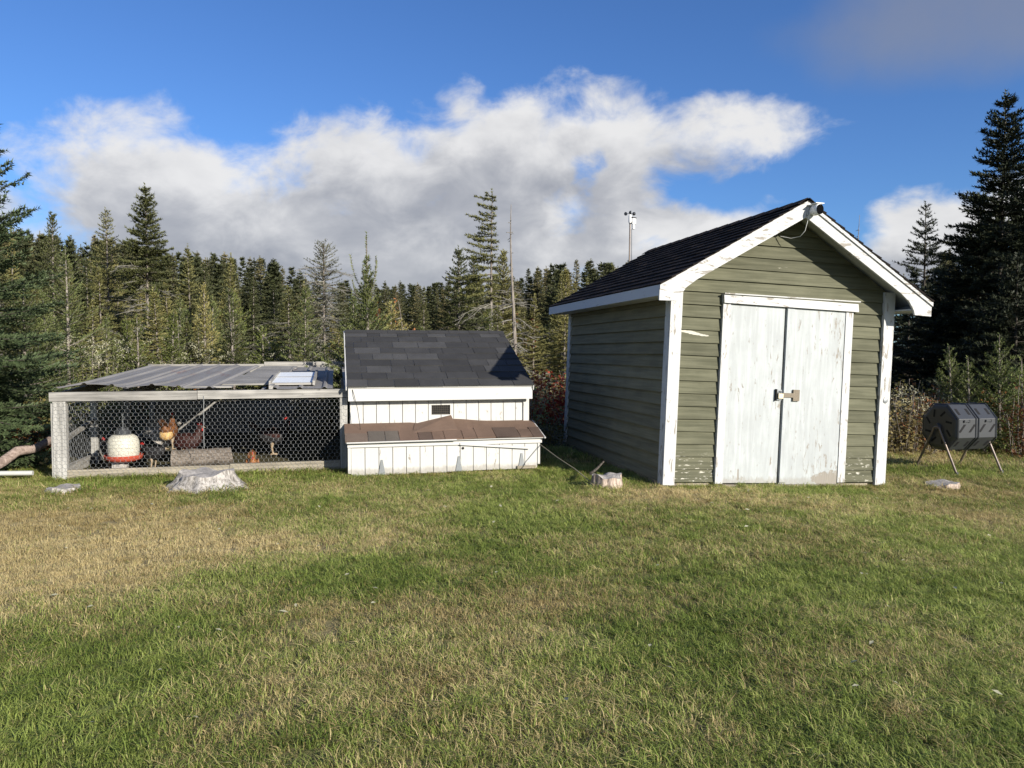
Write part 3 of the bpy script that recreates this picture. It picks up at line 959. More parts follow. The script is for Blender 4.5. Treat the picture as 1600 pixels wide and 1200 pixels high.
# loose batten hanging on the front
q = MB().hexa([(1.30, NV - .040, .318), (2.18, NV - .045, .245), (2.18, NV - .030, .245), (1.30, NV - .029, .318),
               (1.30, NV - .040, .345), (2.18, NV - .045, .272), (2.18, NV - .030, .272), (1.30, NV - .029, .345)])
q.build('loose_batten', M['coop_trim'], nest)
for u in (.36, 1.29, 2.08):
    zb = -.026 + .035 * u / CW
    q = MB().prism([(u - .042, zb), (u + .042, zb), (u + .010, zb + .185), (u - .010, zb + .185)], 'y', NV - .012, NV - .003)
    q.build('strap_hinge', M['galv'], nest)
MB().lathe([(.016, 0), (.016, .006)], 10).build('knot_hole', M['dark'], nest)
kh = [o for o in nest.children if o.name.startswith('knot_hole')][0]
kh.location = (1.34, NV - .006, .275); kh.rotation_euler = (PI / 2, 0, 0)
# lid of brown shingles: two courses, sagging and lifted at the middle
def lid(u, t, up=0.):
    """t 0 at back .. 1 at front edge"""
    v = .004 + t * (NV - .075)
    z = .545 - t * .155
    z += .035 * math.exp(-((u - 1.30) / .28) ** 2) * (1 - t) - .012 * math.sin(u * 2.6) * t
    return (u, v - up * .25, z + up)
MB().hexa([lid(-.06, 0, -.012), lid(CW + .06, 0, -.012), lid(CW + .07, 1, -.012), lid(-.06, 1, -.012), lid(-.06, 0, -.003), lid(CW + .06, 0, -.003), lid(CW + .07, 1, -.003), lid(-.06, 1, -.003)][::1]).build('lid_board', M['coop_trim'], nest)
us = np.linspace(-.07, CW + .06, 25)
q = MB()
for i in range(24):
    a, b_ = us[i], us[i + 1]
    cut = lambda u: .0 if not (.78 < u < .98) else .05
    p = [lid(a, .62, .003), lid(b_, .62, .003), lid(b_, cut(b_), .003), lid(a, cut(a), .003), lid(a, .62, .012), lid(b_, .62, .012), lid(b_, cut(b_), .012), lid(a, cut(a), .012)]
    q.hexa(p)
q.build('roofing_strip', M['shingle_brown'], nest)
u = -.07
while u < CW + .05:
    w_ = random.choice([.16, .22, .30]) * ru_(.9, 1.1)
    ub = min(u + w_, CW + .065)
    top = .50 + random.choice([0, .0, .12])
    p = [lid(u + .003, 1.01, .0), lid(ub - .003, 1.01, .0), lid(ub - .003, top, .013), lid(u + .003, top, .013),
         lid(u + .003, 1.01 + ru_(-.02, .02), .014), lid(ub - .003, 1.01 + ru_(-.02, .02), .014), lid(ub - .003, top, .024), lid(u + .003, top, .024)]
    MB().hexa(p).build('shingle', M['shingle_brown'], nest)
    u += w_
q = MB().hexa([lid(.74, .62, .013), lid(1.30, .60, .018), lid(1.27, -.02, .050), lid(.80, .12, .013),
               lid(.74, .62, .021), lid(1.30, .60, .027), lid(1.27, -.02, .059), lid(.80, .12, .021)])
q.build('torn_flap', M['shingle_brown'], nest)
p0, p1 = lid(CW + .066, 0, 0), lid(CW + .075, 1.03, 0)
MB().tube([p0, p1], .011, 6).build('lid_edge', M['coop_trim'], nest)
p0, p1 = lid(-.05, 1.02, -.006), lid(1.25, 1.03, .004)
MB().tube([p0, p1], .009, 6).build('lid_edge', M['coop_trim'], nest)
# skids under the coop
for u in (.2, 1.2, 2.2):
    MB().box(u - .05, u + .05, NV + .06, CDp + .4, -.02, .06).build('skid', M['sill'], coop)
MB().box(2.02, 2.26, NV - .03, NV + .1, .0, .035).build('shim_block', M['sill'], coop)
# black cord hanging off the coop eave
MB().tube([(.03, -.14, .99), (.05, -.16, .92), (.09, -.15, .75), (.115, -.17, .56), (.12, -.2, .50)], .0035, 5).build('hanging_wire', M['dark'], coop)

# ------------------------------------------------------------------ chicken run
run = thing('chicken_run', 'long low chicken run of weathered grey timber and hexagonal wire mesh', 'chicken run', (RUN_O[0], RUN_O[1], 0), (0, 0, YAW))
RD = 4.6
def rz(v):
    return .995 + .20 * v / RD
def part(name, mat, x0, x1, y0, y1, z0, z1, p=run):
    return MB().box(x0, x1, y0, y1, z0, z1).build(name, M[mat], p)
part('post', 'grey_wood_z', 0, .135, .0, .09, -.03, .882)
part('post', 'grey_wood_z', RUN_L - .12, RUN_L - .03, .0, .09, -.03, .882)
part('side_batten', 'grey_wood_z', -.022, -.002, .01, .10, -.03, .86)
part('top_rail', 'grey_wood_x', -.03, 1.55, -.012, .085, .885, .988)
part('top_rail', 'grey_wood_x', 1.556, RUN_L - .01, -.010, .085, .889, .990)
part('sill_board', 'sill', .137, 1.9, .0, .05, -.03, .088)
part('sill_board', 'sill', 1.905, RUN_L - .125, .002, .05, -.03, .10)
for v in (1.34, 2.95, RD - .08):
    part('post', 'grey_wood_z', 0, .08, v, v + .08, -.03, rz(v) - .10)
    part('post', 'grey_wood_z', RUN_L - .09, RUN_L - .01, v, v + .08, -.03, rz(v) - .10)
for u0 in (0., RUN_L - .06):
    q = MB(); q.hexa([(u0, .092, .89), (u0 + .05, .092, .89), (u0 + .05, RD, 1.09), (u0, RD, 1.09), (u0, .092, .975), (u0 + .05, .092, .975), (u0 + .05, RD, 1.175), (u0, RD, 1.175)])
    q.build('side_rail', M['grey_wood_y'], run)
    part('side_sill', 'grey_wood_y', u0, u0 + .05, .092, RD, -.02, .10)
q = MB(); q.hexa([(.01, .1, .36), (.05, .1, .36), (.05, 1.33, .52), (.01, 1.33, .52), (.01, .1, .41), (.05, .1, .41), (.05, 1.33, .57), (.01, 1.33, .57)])
q.build('side_brace', M['grey_wood_y'], run)
part('rear_rail', 'grey_wood_x', -.02, 1.9, RD, RD + .04, 1.09, 1.235)
part('rear_rail', 'grey_wood_x', 1.905, RUN_L + .6, RD + .002, RD + .04, 1.085, 1.275)
for k in range(3):
    part('rear_plank', 'grey_wood_x', -.02, RUN_L + .5, RD + .045 + .002 * k, RD + .065, .0 + k * .19, .185 + k * .19)
for u in (.75, 1.5, 2.25):
    q = MB(); q.hexa([(u, .09, .90), (u + .04, .09, .90), (u + .04, RD, 1.10), (u, RD, 1.10), (u, .09, .975), (u + .04, .09, .975), (u + .04, RD, 1.175), (u, RD, 1.175)])
    q.build('rafter', M['grey_wood_y'], run)
# corrugated sheets
def sheet(u0, u1, v0, v1, lift=0., skew=0., up=0., bulge=0.):
    nu = int((u1 - u0) / .0225); nv = 14
    q = MB(); V = []; Fc = []
    for j in range(nv + 1):
        v = v0 + (v1 - v0) * (j / nv) ** 1.5
        for i in range(nu + 1):
            u = u0 + (u1 - u0) * i / nu
            ph = (i % 13)
            rib = .020 if ph in (0, 1) else .0
            z = rz(v) + up + rib + lift * math.exp(-(v - v0) / .5) + bulge * math.sin(PI * (u - u0) / (u1 - u0)) * math.exp(-(v - v0) / .6)
            V.append((u + skew * (v - v0), v, z))
    w = nu + 1
    for j in range(nv):
        for i in range(nu):
            Fc.append((j * w + i, j * w + i + 1, (j + 1) * w + i + 1, (j + 1) * w + i))
    q.add(V, Fc)
    o = q.build('roof_sheet', M['metal'], run)
    s = o.modifiers.new('thick', 'SOLIDIFY'); s.thickness = .002; s.offset = 1
    return o
sheet(.02, .80, .0, RD + .1, .022, .0, .006, .055)
sheet(.74, 1.40, .02, RD + .12, .012, .02, .016, .035)
sheet(1.36, 1.74, .03, RD - .3, .0, .03, .022)
sheet(2.42, 3.12, .02, RD - .4, .0, .0, .004)
for i, (u0, u1, v, c_) in enumerate([(1.38, 1.92, .14, .1), (1.62, 2.36, .62, .0), (1.70, 2.40, .95, .0), (1.76, 2.40, 1.3, .0), (1.80, 2.42, 1.75, .0), (1.84, 2.45, 2.2, 0), (1.88, 2.45, 2.7, 0), (1.88, 2.48, 3.2, 0), (1.9, 2.5, 3.75, 0)]):
    q = MB(); a = ru_(-.03, .03); w_ = (.30 + ru_(0, .12)) if v > .5 else .13
    z0 = rz(v) + .002 + (.012 if i == 0 else 0); z1 = rz(v + w_ + .18) + .002
    q.hexa([(u0, v, z0), (u1, v + a, z0), (u1, v + w_ + a + .1, z1), (u0, v + w_ + .1, z1), (u0, v, z0 + .02), (u1, v + a, z0 + .02), (u1, v + w_ + a + .1, z1 + .02), (u0, v + w_ + .1, z1 + .02)])
    q.build('roof_plank', M['grey_wood_x'], run)
q = MB(); q.hexa([(2.36, .06, .995), (2.41, .06, .995), (2.42, 1.6, 1.065), (2.37, 1.6, 1.065), (2.36, .06, 1.04), (2.41, .06, 1.04), (2.42, 1.6, 1.11), (2.37, 1.6, 1.11)])
q.build('loose_rail', M['grey_wood_y'], run)
# hexagonal wire
def hexwire(L, Hh, P, cell=.058, r_=.00115, j=.003):
    q = MB()
    dx = cell; dy = cell * .72
    rows = int(Hh / dy) + 1; cols = int(L / dx) + 1
    rng = random.Random(7)
    def pt(a, b_):
        return P(min(max(a, 0), L) + rng.uniform(-j, j), min(max(b_, 0), Hh) + rng.uniform(-j, j))
    up = {}; 
    for r2_ in range(rows):
        zz = r2_ * dy
        off = (r2_ % 2) * dx / 2
        for c2 in range(cols):
            a = off + c2 * dx
            if a > L: continue
            A = pt(a - dx * .5, zz + dy * .20); B = pt(a, zz - dy * .16 + dy * .36 * 0); C_ = pt(a + dx * .5, zz + dy * .20)
            q.tube([A, B], r_, 3, cap=False); q.tube([B, C_], r_, 3, cap=False)
            if zz + dy * .9 < Hh:
                q.tube([A, pt(a - dx * .5, zz + dy * .84)], r_ * 1.25, 3, cap=False)
    return q
o = hexwire(RUN_L - .04, .86, lambda a, b_: (a + .005, -.006, .03 + b_)).build('wire_mesh', M['wire'], run); o['kind'] = 'stuff'
o = hexwire(RD - .1, .86, lambda a, b_: (-.026, a + .02, .03 + b_), .07).build('wire_mesh', M['wire'], run); o['kind'] = 'stuff'
MB().tube([(u_at(RUN_O, 318, 0), -.02, .93), (u_at(RUN_O, 318, 0) - .01, -.012, .5), (u_at(RUN_O, 317, 0), -.01, .30)], .0035, 5).build('seam_wire', M['wire'], run)

# old glazed sash lying on the run roof
u0 = u_at(RUN_O, 420, .35)
x_, y_ = w_uv(RUN_O, u0, .35)
sash = thing('window_sash', 'old white glazed window sash lying on the chicken run roof', 'window', (x_, y_, rz(.35) + .028), (math.atan(.2 / RD) + .02, 0, YAW))
SLW, SLD = .56, 1.55
MB().box(.03, SLW - .03, .04, SLD * .49, .012, .02).build('pane', M['glazing'], sash)
MB().box(.03, SLW - .03, SLD * .51, SLD - .04, .012, .02).build('pane', M['glazing'], sash)
for a in ((0, .03), (SLW - .03, SLW)):
    MB().box(a[0], a[1], -.03, SLD, -.005, .05).build('side_rail', M['grey_wood_y'], sash)
MB().box(.031, SLW - .031, SLD * .49, SLD * .51, .0, .026).build('glazing_bar', M['grey_wood_x'], sash)
MB().box(.031, SLW - .031, 0, .04, -.004, .022).build('end_rail', M['grey_wood_x'], sash)
MB().box(.031, SLW - .031, SLD - .04, SLD, -.004, .022).build('end_rail', M['grey_wood_x'], sash)

# ------------------------------------------------------------------ things in the run
def run_pos(px, v, z=0):
    x_, y_ = w_uv(RUN_O, u_at(RUN_O, px, v), v)
    return (x_, y_, z)
fp = run_pos(190, .42)
fd = thing('poultry_feeder', 'cream plastic poultry feeder with red tray hanging on a chain in the run', 'feeder', (fp[0], fp[1], .115))
fd.scale = (.9, .9, .95)
q = MB(); q.lathe([(.15, .0), (.23, .035), (.245, .085), (.235, .088), (.222, .05), (.14, .04)], 28); q.build('tray', M['feeder_red'], fd, True)
q = MB(); q.lathe([(.185, .045), (.198, .11), (.190, .116), (.198, .122), (.200, .175), (.193, .181), (.200, .187), (.196, .26), (.175, .315), (.13, .345), (.10, .35)], 28); q.build('jug', M['feeder_white'], fd, True)
q = MB(); q.lathe([(.105, .35), (.108, .40), (.075, .405), (.075, .43), (.03, .44)], 20); q.build('cap', M['plastic_blk'], fd, True)
q = MB()
for k in range(14):
    z0 = .44 + k * .032
    e = .008
    if k % 2:
        q.tube([(-e, 0, z0), (-e, 0, z0 + .036), (e, 0, z0 + .036), (e, 0, z0), (-e, 0, z0)], .0022, 4)
    else:
        q.tube([(0, -e, z0), (0, -e, z0 + .036), (0, e, z0 + .036), (0, e, z0), (0, -e, z0)], .0022, 4)
q.build('chain', M['galv'], fd)
bp = run_pos(186, .42)
q = MB().box(-.08, .06, -.07, .07, 0, .115)
for i, p in enumerate(q.v):
    q.v[i] = (p[0] + .012 * math.sin(i * 2.3), p[1], p[2])
tag(q.build('wood_block', M['cut']), 'pale wooden block standing under the hanging feeder', 'block').location = (bp[0], bp[1], 0)
def log_obj(name, a, b_, r_, mat, label, cat, seed=1, n=14, ends=True):
    rng = random.Random(seed)
    a = Vector(a); b_ = Vector(b_)
    q = MB(); k = 7
    d = b_ - a
    pts = [(Vector((0, 0, 0)) + d * (i / k) + Vector((rng.uniform(-.01, .01), rng.uniform(-.01, .01), rng.uniform(-.01, .01))) * (r_ / .1)) for i in range(k + 1)]
    q.tube(pts, [r_ * rng.uniform(.9, 1.08) for _ in pts], n)
    rr_ = [rng.uniform(.93, 1.07) for _ in range(n)]
    for i, p in enumerate(q.v):
        c0 = pts[i // n]
        q.v[i] = tuple(c0 + (Vector(p) - c0) * rr_[i % n])
    q.mi[-1] = 1; q.mi[-2] = 1
    o = q.build(name, [mat, M['cut']], None, True)
    o.location = a
    tag(o, label, cat)
    return o
a = run_pos(268, .50, .115); b_ = run_pos(360, .52, .125)
log_obj('log', a, b_, .118, M['log_bark'], 'thick bark covered log lying on the run floor under the brown hen', 'log', 4)
a = run_pos(238, 1.75, .25); b_ = run_pos(262, 1.9, .52)
log_obj('log', a, b_, .19, M['stump_pale'], 'grey bleached log end leaning up at the back of the run', 'log', 9)

# hens: a lofted body with tail, wings, comb, wattles, beak and legs
M['hen_brown'] = leaf_mat('brown_feathers', (.085, .035, .015), (.20, .085, .03), None, 30., 0, .1)
M['hen_buff'] = leaf_mat('buff_feathers', (.42, .25, .09), (.62, .42, .18), None, 30., 0, .1)
M['hen_red'] = leaf_mat('dark_red_feathers', (.018, .007, .006), (.045, .013, .010), None, 30., 0, .1)
M['hen_black'] = leaf_mat('black_feathers', (.010, .010, .011), (.03, .028, .028), None, 30., 0, .1)
M['hen_russet'] = leaf_mat('russet_feathers', (.20, .07, .022), (.40, .19, .075), None, 30., 0, .1)
M['comb'] = plain('red_comb', (.42, .03, .025), .6)
M['shank'] = plain('pale_shank', (.34, .26, .17), .6)
def hen(label, loc, heading, body_mat, tail_mat, pose='stand', s=1., fluff=False):
    sit = pose == 'sit'
    lz = .03 if sit else .0
    t = thing('hen', label, 'hen', loc, (0, 0, heading))
    t.scale = (s, s, s)
    dz = -.115 if sit else 0
    head_drop = -.02 if sit else (-.09 if pose == 'peck' else 0)
    hx = .02 if pose == 'peck' else 0
    rings = [(-.205, .335, .012, .02), (-.18, .315, .045, .05), (-.13, .275, .080, .085), (-.06, .245, .100, .105), (.02, .235, .102, .110), (.085, .250, .088, .100),
             (.130, .290, .062, .080), (.150, .340 + head_drop * .4, .044, .055), (.160 + hx * .5, .390 + head_drop * .8, .034, .038), (.172 + hx, .425 + head_drop, .031, .034),
             (.195 + hx, .435 + head_drop, .026, .027), (.212 + hx, .430 + head_drop, .012, .013)]
    q = MB(); n_ = 14; V = []; Fc = []
    for i, (x_, z_, ry_, rz_) in enumerate(rings):
        x2 = rings[min(i + 1, len(rings) - 1)]; x1 = rings[max(i - 1, 0)]
        tv = Vector((x2[0] - x1[0], 0, x2[1] - x1[1])).normalized()
        nv = Vector((-tv.z, 0, tv.x))
        for k in range(n_):
            a_ = 2 * PI * k / n_
            V.append(Vector((x_, 0, z_ + dz)) + nv * (rz_ * math.sin(a_)) + Vector((0, ry_ * math.cos(a_), 0)))
    for i in range(len(rings) - 1):
        for k in range(n_):
            Fc.append((i * n_ + k, (i + 1) * n_ + k, (i + 1) * n_ + (k + 1) % n_, i * n_ + (k + 1) % n_))
    Fc.append(tuple(range(n_))); Fc.append(tuple(range(len(V) - 1, len(V) - 1 - n_, -1)))
    q.add(V, Fc); q.build('body', body_mat, t, True)
    q = MB()
    for k in range(7):
        a_ = -.5 + k / 6.
        tip = (-.30 + abs(a_) * .05, a_ * .09, .44 + dz - abs(a_) * .07)
        q.add([(-.15, a_ * .05 - .02, .30 + dz), (-.15, a_ * .05 + .02, .33 + dz), (tip[0] + .03, tip[1] + .018, tip[2] + .01), tip, (tip[0] + .02, tip[1] - .015, tip[2] - .04)], [(0, 1, 2, 3, 4)])
    o = q.build('tail', tail_mat, t); o.modifiers.new('thick', 'SOLIDIFY').thickness = .004
    for sgn in (-1, 1):
        q = MB(); V = []; Fc = []
        for i in range(7):
            x_ = .085 - i * .038
            w_ = [.05, .07, .075, .068, .055, .038, .012][i]
            zc = .262 + dz + .006 * i
            for k, zz in enumerate((w_, .3 * w_, -.5 * w_, -w_)):
                bul = .104 - .004 * abs(i - 2) ** 1.3 - (.018 if k in (0, 3) else 0)
                V.append((x_, sgn * bul, zc + zz))
        for i in range(6):
            for k in range(3):
                f_ = (i * 4 + k, i * 4 + k + 1, (i + 1) * 4 + k + 1, (i + 1) * 4 + k)
                Fc.append(f_ if sgn > 0 else f_[::-1])
        q.add(V, Fc); o = q.build('wing', tail_mat if tail_mat != M['hen_buff'] else body_mat, t, True)
        o.modifiers.new('thick', 'SOLIDIFY').thickness = .008
    if fluff:
        q = MB(); q.lathe([(.02, -.085), (.06, -.07), (.082, -.03), (.08, .02), (.055, .06), (.02, .075)], 14)
        for i, p_ in enumerate(q.v):
            q.v[i] = (p_[0] * .95 - .125, p_[1] * 1.05, p_[2] + .225)
        q.build('rump_fluff', M['hen_buff'], t, True)
    hz = .43 + head_drop + dz; h0 = .18 + hx
    q = MB().prism([(h0 - .035, hz + .024), (h0 - .045, hz + .052), (h0 - .022, hz + .044), (h0 - .012, hz + .062), (h0 + .002, hz + .046), (h0 + .014, hz + .056), (h0 + .022, hz + .026)], 'y', -.004, .004)
    q.build('comb', M['comb'], t)
    q = MB().tube([(h0 + .024, 0, hz - .012), (h0 + .022, 0, hz - .04), (h0 + .02, 0, hz - .052)], [.006, .012, .004], 6); q.build('wattle', M['comb'], t, True)
    q = MB().tube([(h0 + .028, 0, hz), (h0 + .06, 0, hz - .010)], [.010, .002], 6); q.build('beak', M['shank'], t)
    q = MB()
    for sgn in (-1, 1):
        q.lathe([(.001, 0), (.006, .002), (.006, .005), (.001, .007)], 8, (h0 + .008, sgn * .026 - .0035, hz + .004))
    q.build('eye', M['cam_black'], t)
    if not sit:
        for sgn in (-1, 1):
            q = MB().tube([(-.005, sgn * .045, .17), (-.015, sgn * .045, .10), (.0, sgn * .045, .012)], [.030, .012, .009], 7)
            for a_ in (-.5, 0, .5, PI):
                q.tube([(0, sgn * .045, .012), (.055 * math.cos(a_) * (.6 if a_ == PI else 1), sgn * .045 + .055 * math.sin(a_), .005)], [.008, .004], 5)
            q.build('leg', M['shank'], t, True)
    return t
p = run_pos(262, .52); hen('golden brown hen with pale rump perched on the bark log in the run', (p[0], p[1], .232), 1.72, M['hen_brown'], M['hen_brown'], 'stand', .92, True)
p = run_pos(288, .95); hen('dark red hen standing behind the brown one in the run', (p[0], p[1], .02), .1, M['hen_red'], M['hen_red'], 'stand', 1.05)
p = run_pos(392, .22); hen('russet hen resting low behind the sill board of the run', (p[0], p[1], -.06), -1.2, M['hen_russet'], M['hen_russet'], 'sit', .82)
p = run_pos(172, .62); hen('black hen pecking beneath the hanging feeder', (p[0], p[1], .0), 2.6, M['hen_black'], M['hen_black'], 'peck', .95)
p = run_pos(236, .55); hen('black hen standing to the left of the bark log', (p[0], p[1], .0), 2.9, M['hen_black'], M['hen_black'], 'peck', .8)
p = run_pos(425, 1.5); hen('black hen with bright red comb deep inside the run', (p[0], p[1], .0), .3, M['hen_black'], M['hen_red'], 'stand', 1.1)

# ------------------------------------------------------------------ compost tumbler
tx, ty = 6.06, 10.12
tz = hgt(tx, ty)
tum = thing('compost_tumbler', 'black octagonal compost tumbler on brown tubular legs beside the shed', 'compost tumbler', (tx, ty, tz), (0, 0, R(13)))
TL, TR, TC = .66, .325, .60
def octp(r_, k):
    a_ = PI / 8 + k * PI / 4
    return (r_ * math.cos(a_), TC + r_ * math.sin(a_))
q = MB(); V = []
prof = [(-TL / 2, .80), (-TL / 2 + .012, .93), (-TL / 2 + .05, 1.0), (-.012, 1.0), (-.008, .985), (.008, .985), (.012, 1.0), (TL / 2 - .05, 1.0), (TL / 2 - .012, .93), (TL / 2, .80)]
for x_, s_ in prof:
    for k in range(8):
        a_, b2 = octp(TR * s_, k); V.append((x_, a_, b2))
Fc = []
for i in range(len(prof) - 1):
    for k in range(8):
        Fc.append((i * 8 + k, i * 8 + (k + 1) % 8, (i + 1) * 8 + (k + 1) % 8, (i + 1) * 8 + k))
Fc.append(tuple(range(7, -1, -1))); Fc.append(tuple((len(prof) - 1) * 8 + k for k in range(8)))
q.add(V, Fc)
drum = q.build('drum', M['plastic_blk'], tum)
bv = drum.modifiers.new('edge', 'BEVEL'); bv.width = .008; bv.segments = 2; bv.limit_method = 'ANGLE'; bv.angle_limit = R(25)
ap = TR * math.cos(PI / 8)
for k in range(8):
    a_ = (k + 1) * PI / 4                       # face normal angle in the y-z plane
    nrm = Vector((0, math.cos(a_), math.sin(a_))); tg = Vector((0, -math.sin(a_), math.cos(a_)))
    slant = .045 if k % 2 else 0.
    for j_ in range(4):
        cx = (-.235 + j_ * .157)
        c0 = Vector((cx, 0, TC)) + nrm * ap
        e = Vector((1, 0, 0))
        hw, hl = .018, .058
        t2 = (tg * hl + e * (slant if math.cos(a_) < -.01 else -slant) * -1)
        P = []
        for dn in (-.02, .0025):
            for sa, sb in ((-1, -1), (1, -1), (1, 1), (-1, 1)):
                P.append(c0 + e * hw * sa + t2 * sb * .9 + nrm * dn)
        MB().hexa(P).build('vent_slot', M['plastic_dark'], drum)  # raised block, near-black in place of the shade inside an open slot
for xr, rs in ((-TL / 2 + .03, 1.015), (TL / 2 - .03, 1.015), (-.022, 1.012), (.022, 1.012)):
    pts = [(xr,) + octp(TR * rs, k) for k in range(9)]
    q = MB()
    for i in range(8):
        q.tube([pts[i], pts[i + 1]], .0085, 5)
    q.build('rim', M['plastic_blk'], drum)
for xr in (-.17, .17):
    q = MB(); q.box(xr - .05, xr + .05, -ap - .016, -ap - .001, TC + .085, TC + .105); q.box(xr - .045, xr - .035, -ap - .02, -ap, TC + .08, TC + .11); q.box(xr + .035, xr + .045, -ap - .02, -ap, TC + .08, TC + .11)
    q.build('door_handle', M['plastic_blk'], drum)
for sx in (-1, 1):
    for k in range(8):
        a_ = k * PI / 4 + PI / 8
        c0 = Vector((sx * (TL / 2), .19 * math.cos(a_), TC + .19 * math.sin(a_)))
        d = Vector((0, math.cos(a_ + .5), math.sin(a_ + .5))); e = Vector((0, -math.sin(a_ + .5), math.cos(a_ + .5)))
        P = []
        for dn in (-.01, .003):
            for sa, sb in ((-1, -1), (1, -1), (1, 1), (-1, 1)):
                P.append(c0 + d * .05 * sa + e * .013 * sb + Vector((sx * dn, 0, 0)))
        MB().hexa(P).build('end_rib', M['plastic_dark'], drum)
    q = MB(); q.tube([(sx * TL / 2, 0, TC), (sx * (TL / 2 + .035), 0, TC)], [.05, .04], 14); q.build('hub', M['plastic_blk'], tum, True)
    xl = sx * (TL / 2 + .025)
    pts = [(xl, -.37, -.02)]
    for t_ in range(9):
        a_ = PI - PI * t_ / 8
        pts.append((xl, .06 * math.cos(a_), TC - .055 + .055 * math.sin(a_)))
    pts.append((xl, .37, -.02))
    q = MB().tube(pts, .0155, 8); q.build('leg_frame', M['tube_metal'], tum, True)
    for sy in (-1, 1):
        q = MB().tube([(xl, sy * .362, .0), (xl, sy * .352, .035)], .019, 8); q.build('foot', M['plastic_blk'], tum)

# ------------------------------------------------------------------ stumps, branch, pipe, cord
def stump(label, px, Y, rb, rt, h_, side_mat, seed, flare=.35, roots=6, tilt=0):
    rng = random.Random(seed)
    n_ = 64; V = []; Fc = []
    lev = [(0, 1.0), (.12, .94), (.35, .86), (.6, .80), (.85, .76), (1.0, .74)]
    ph = rng.uniform(0, 6)
    lob = [rng.uniform(.5, 1.4) for _ in range(roots)]
    for t_, s_ in lev:
        for k in range(n_):
            a_ = 2 * PI * k / n_
            w_ = sum(lob[i] * max(0, math.cos(a_ - ph - 2 * PI * i / roots + .2 * math.sin(3 * i))) ** 8 for i in range(roots))
            r_ = (rt + (rb - rt) * (1 - t_) ** 1.7) * (1 + flare * w_ * (1 - t_) ** 1.5 * .5) * (1 + .05 * math.sin(a_ * 9 + seed) + .035 * math.sin(a_ * 14 + 1.3 * seed))
            zz = t_ * h_ * (1 + (.10 * math.sin(a_ * 2 + seed) + .08 * math.sin(a_ * 5 + 2 * seed)) * (t_ > .8)) + tilt * r_ * math.cos(a_) * t_
            V.append((r_ * math.cos(a_), r_ * math.sin(a_), zz - .02))
    for i in range(len(lev) - 1):
        for k in range(n_):
            Fc.append((i * n_ + k, i * n_ + (k + 1) % n_, (i + 1) * n_ + (k + 1) % n_, (i + 1) * n_ + k))
    q = MB(); q.add(V, Fc)
    top = V[-n_:]
    cx = sum(p[0] for p in top) / n_; cy = sum(p[1] for p in top) / n_; cz = sum(p[2] for p in top) / n_ - .004
    q.add(top + [(cx, cy, cz)], [(k, (k + 1) % n_, n_) for k in range(n_)], 1)
    o = q.build('tree_stump', [side_mat, M['cut']], None, True)
    X = gx_at(px, Y)
    o.location = (X, Y, hgt(X, Y)); tag(o, label, 'stump', 'cut stumps on the lawn')
    return o
stump('wide bleached grey stump with spreading roots in front of the chicken run', 322, 8.05, .40, .27, .205, M['stump_pale'], 2, .5, 7)
stump('low whitish stump on the grass at the left corner post of the run', 95, 7.75, .19, .15, .085, M['stump_pale'], 5, .3, 5)
stump('small pinkish brown stump against the left corner of the shed', 949, 8.05, .175, .155, .165, M['stump_brown'], 7, .2, 5)
stump('flat weathered stump on the lawn in front of the compost tumbler', 1476, 8.75, .205, .17, .085, M['stump_brown'], 11, .3, 5, .12)

def limb(name, pts, rad, mat, label, cat, n=8):
    o0 = Vector(pts[0])
    q = MB().tube([Vector(p) - o0 for p in pts], rad, n)
    o = q.build(name, mat, None, True); o.location = o0
    return tag(o, label, cat)
Y0 = 9.0
limb('fallen_branch', [(gx_at(-40, 8.6), 8.6, .02), (gx_at(0, 8.8), 8.8, z_at(722, 8.8)), (gx_at(22, 9.0), 9.0, z_at(706, 9.0)), (gx_at(50, 9.3), 9.3, z_at(702, 9.3)), (gx_at(72, 9.6), 9.6, z_at(690, 9.6)), (gx_at(84, 10.), 10., z_at(680, 10.))],
     [.06, .062, .06, .055, .05, .045], M['branch_bark'], 'reddish grey fallen branch lying left of the chicken run', 'branch')
limb('fallen_twig', [(gx_at(20, 9.0), 9.0, z_at(706, 9.0)), (gx_at(36, 9.4), 9.4, z_at(695, 9.4)), (gx_at(44, 9.9), 9.9, z_at(684, 9.9))], [.03, .022, .012], M['branch_bark'],
     'thin side twig forking from the fallen branch', 'branch', 6)
Yp = 8.55
q0 = (gx_at(-30, Yp), Yp, .055); q1 = (gx_at(47, Yp + .1), Yp + .1, .045)
limb('pipe', [q0, q1], [.028, .028], M['pvc'], 'pale white pipe lying on the grass at the left edge', 'pipe', 12)
a = w_uv(COOP_O, CW + .03, NV + .06)
limb('cord', [(a[0], a[1], .30), (gx_at(872, 8.75), 8.75, z_at(716, 8.75)), (gx_at(898, 8.45), 8.45, z_at(733, 8.45)), (gx_at(922, 8.2), 8.2, .03)], [.0055] * 4, M['cord'],
     'pale cord stretched from the nest box corner down to the small stump', 'cord', 6)
limb('stick', [(gx_at(924, 8.25), 8.25, z_at(741, 8.25)), (gx_at(934, 8.5), 8.5, z_at(733, 8.5)), (gx_at(944, 8.75), 8.75, z_at(722, 8.75))], [.016, .014, .010], M['bark_dark'],
     'short dark stick leaning behind the small brown stump', 'stick', 6)

# ------------------------------------------------------------------ conifers
def frames(D):
    """perpendicular side vectors (horizontal) and up vectors for unit directions"""
    up = np.array([0, 0, 1.])
    S = np.cross(D, up); ln = np.linalg.norm(S, axis=1, keepdims=True)
    S = np.where(ln > 1e-3, S / np.maximum(ln, 1e-6), np.array([1., 0, 0]))
    return S, np.cross(S, D)

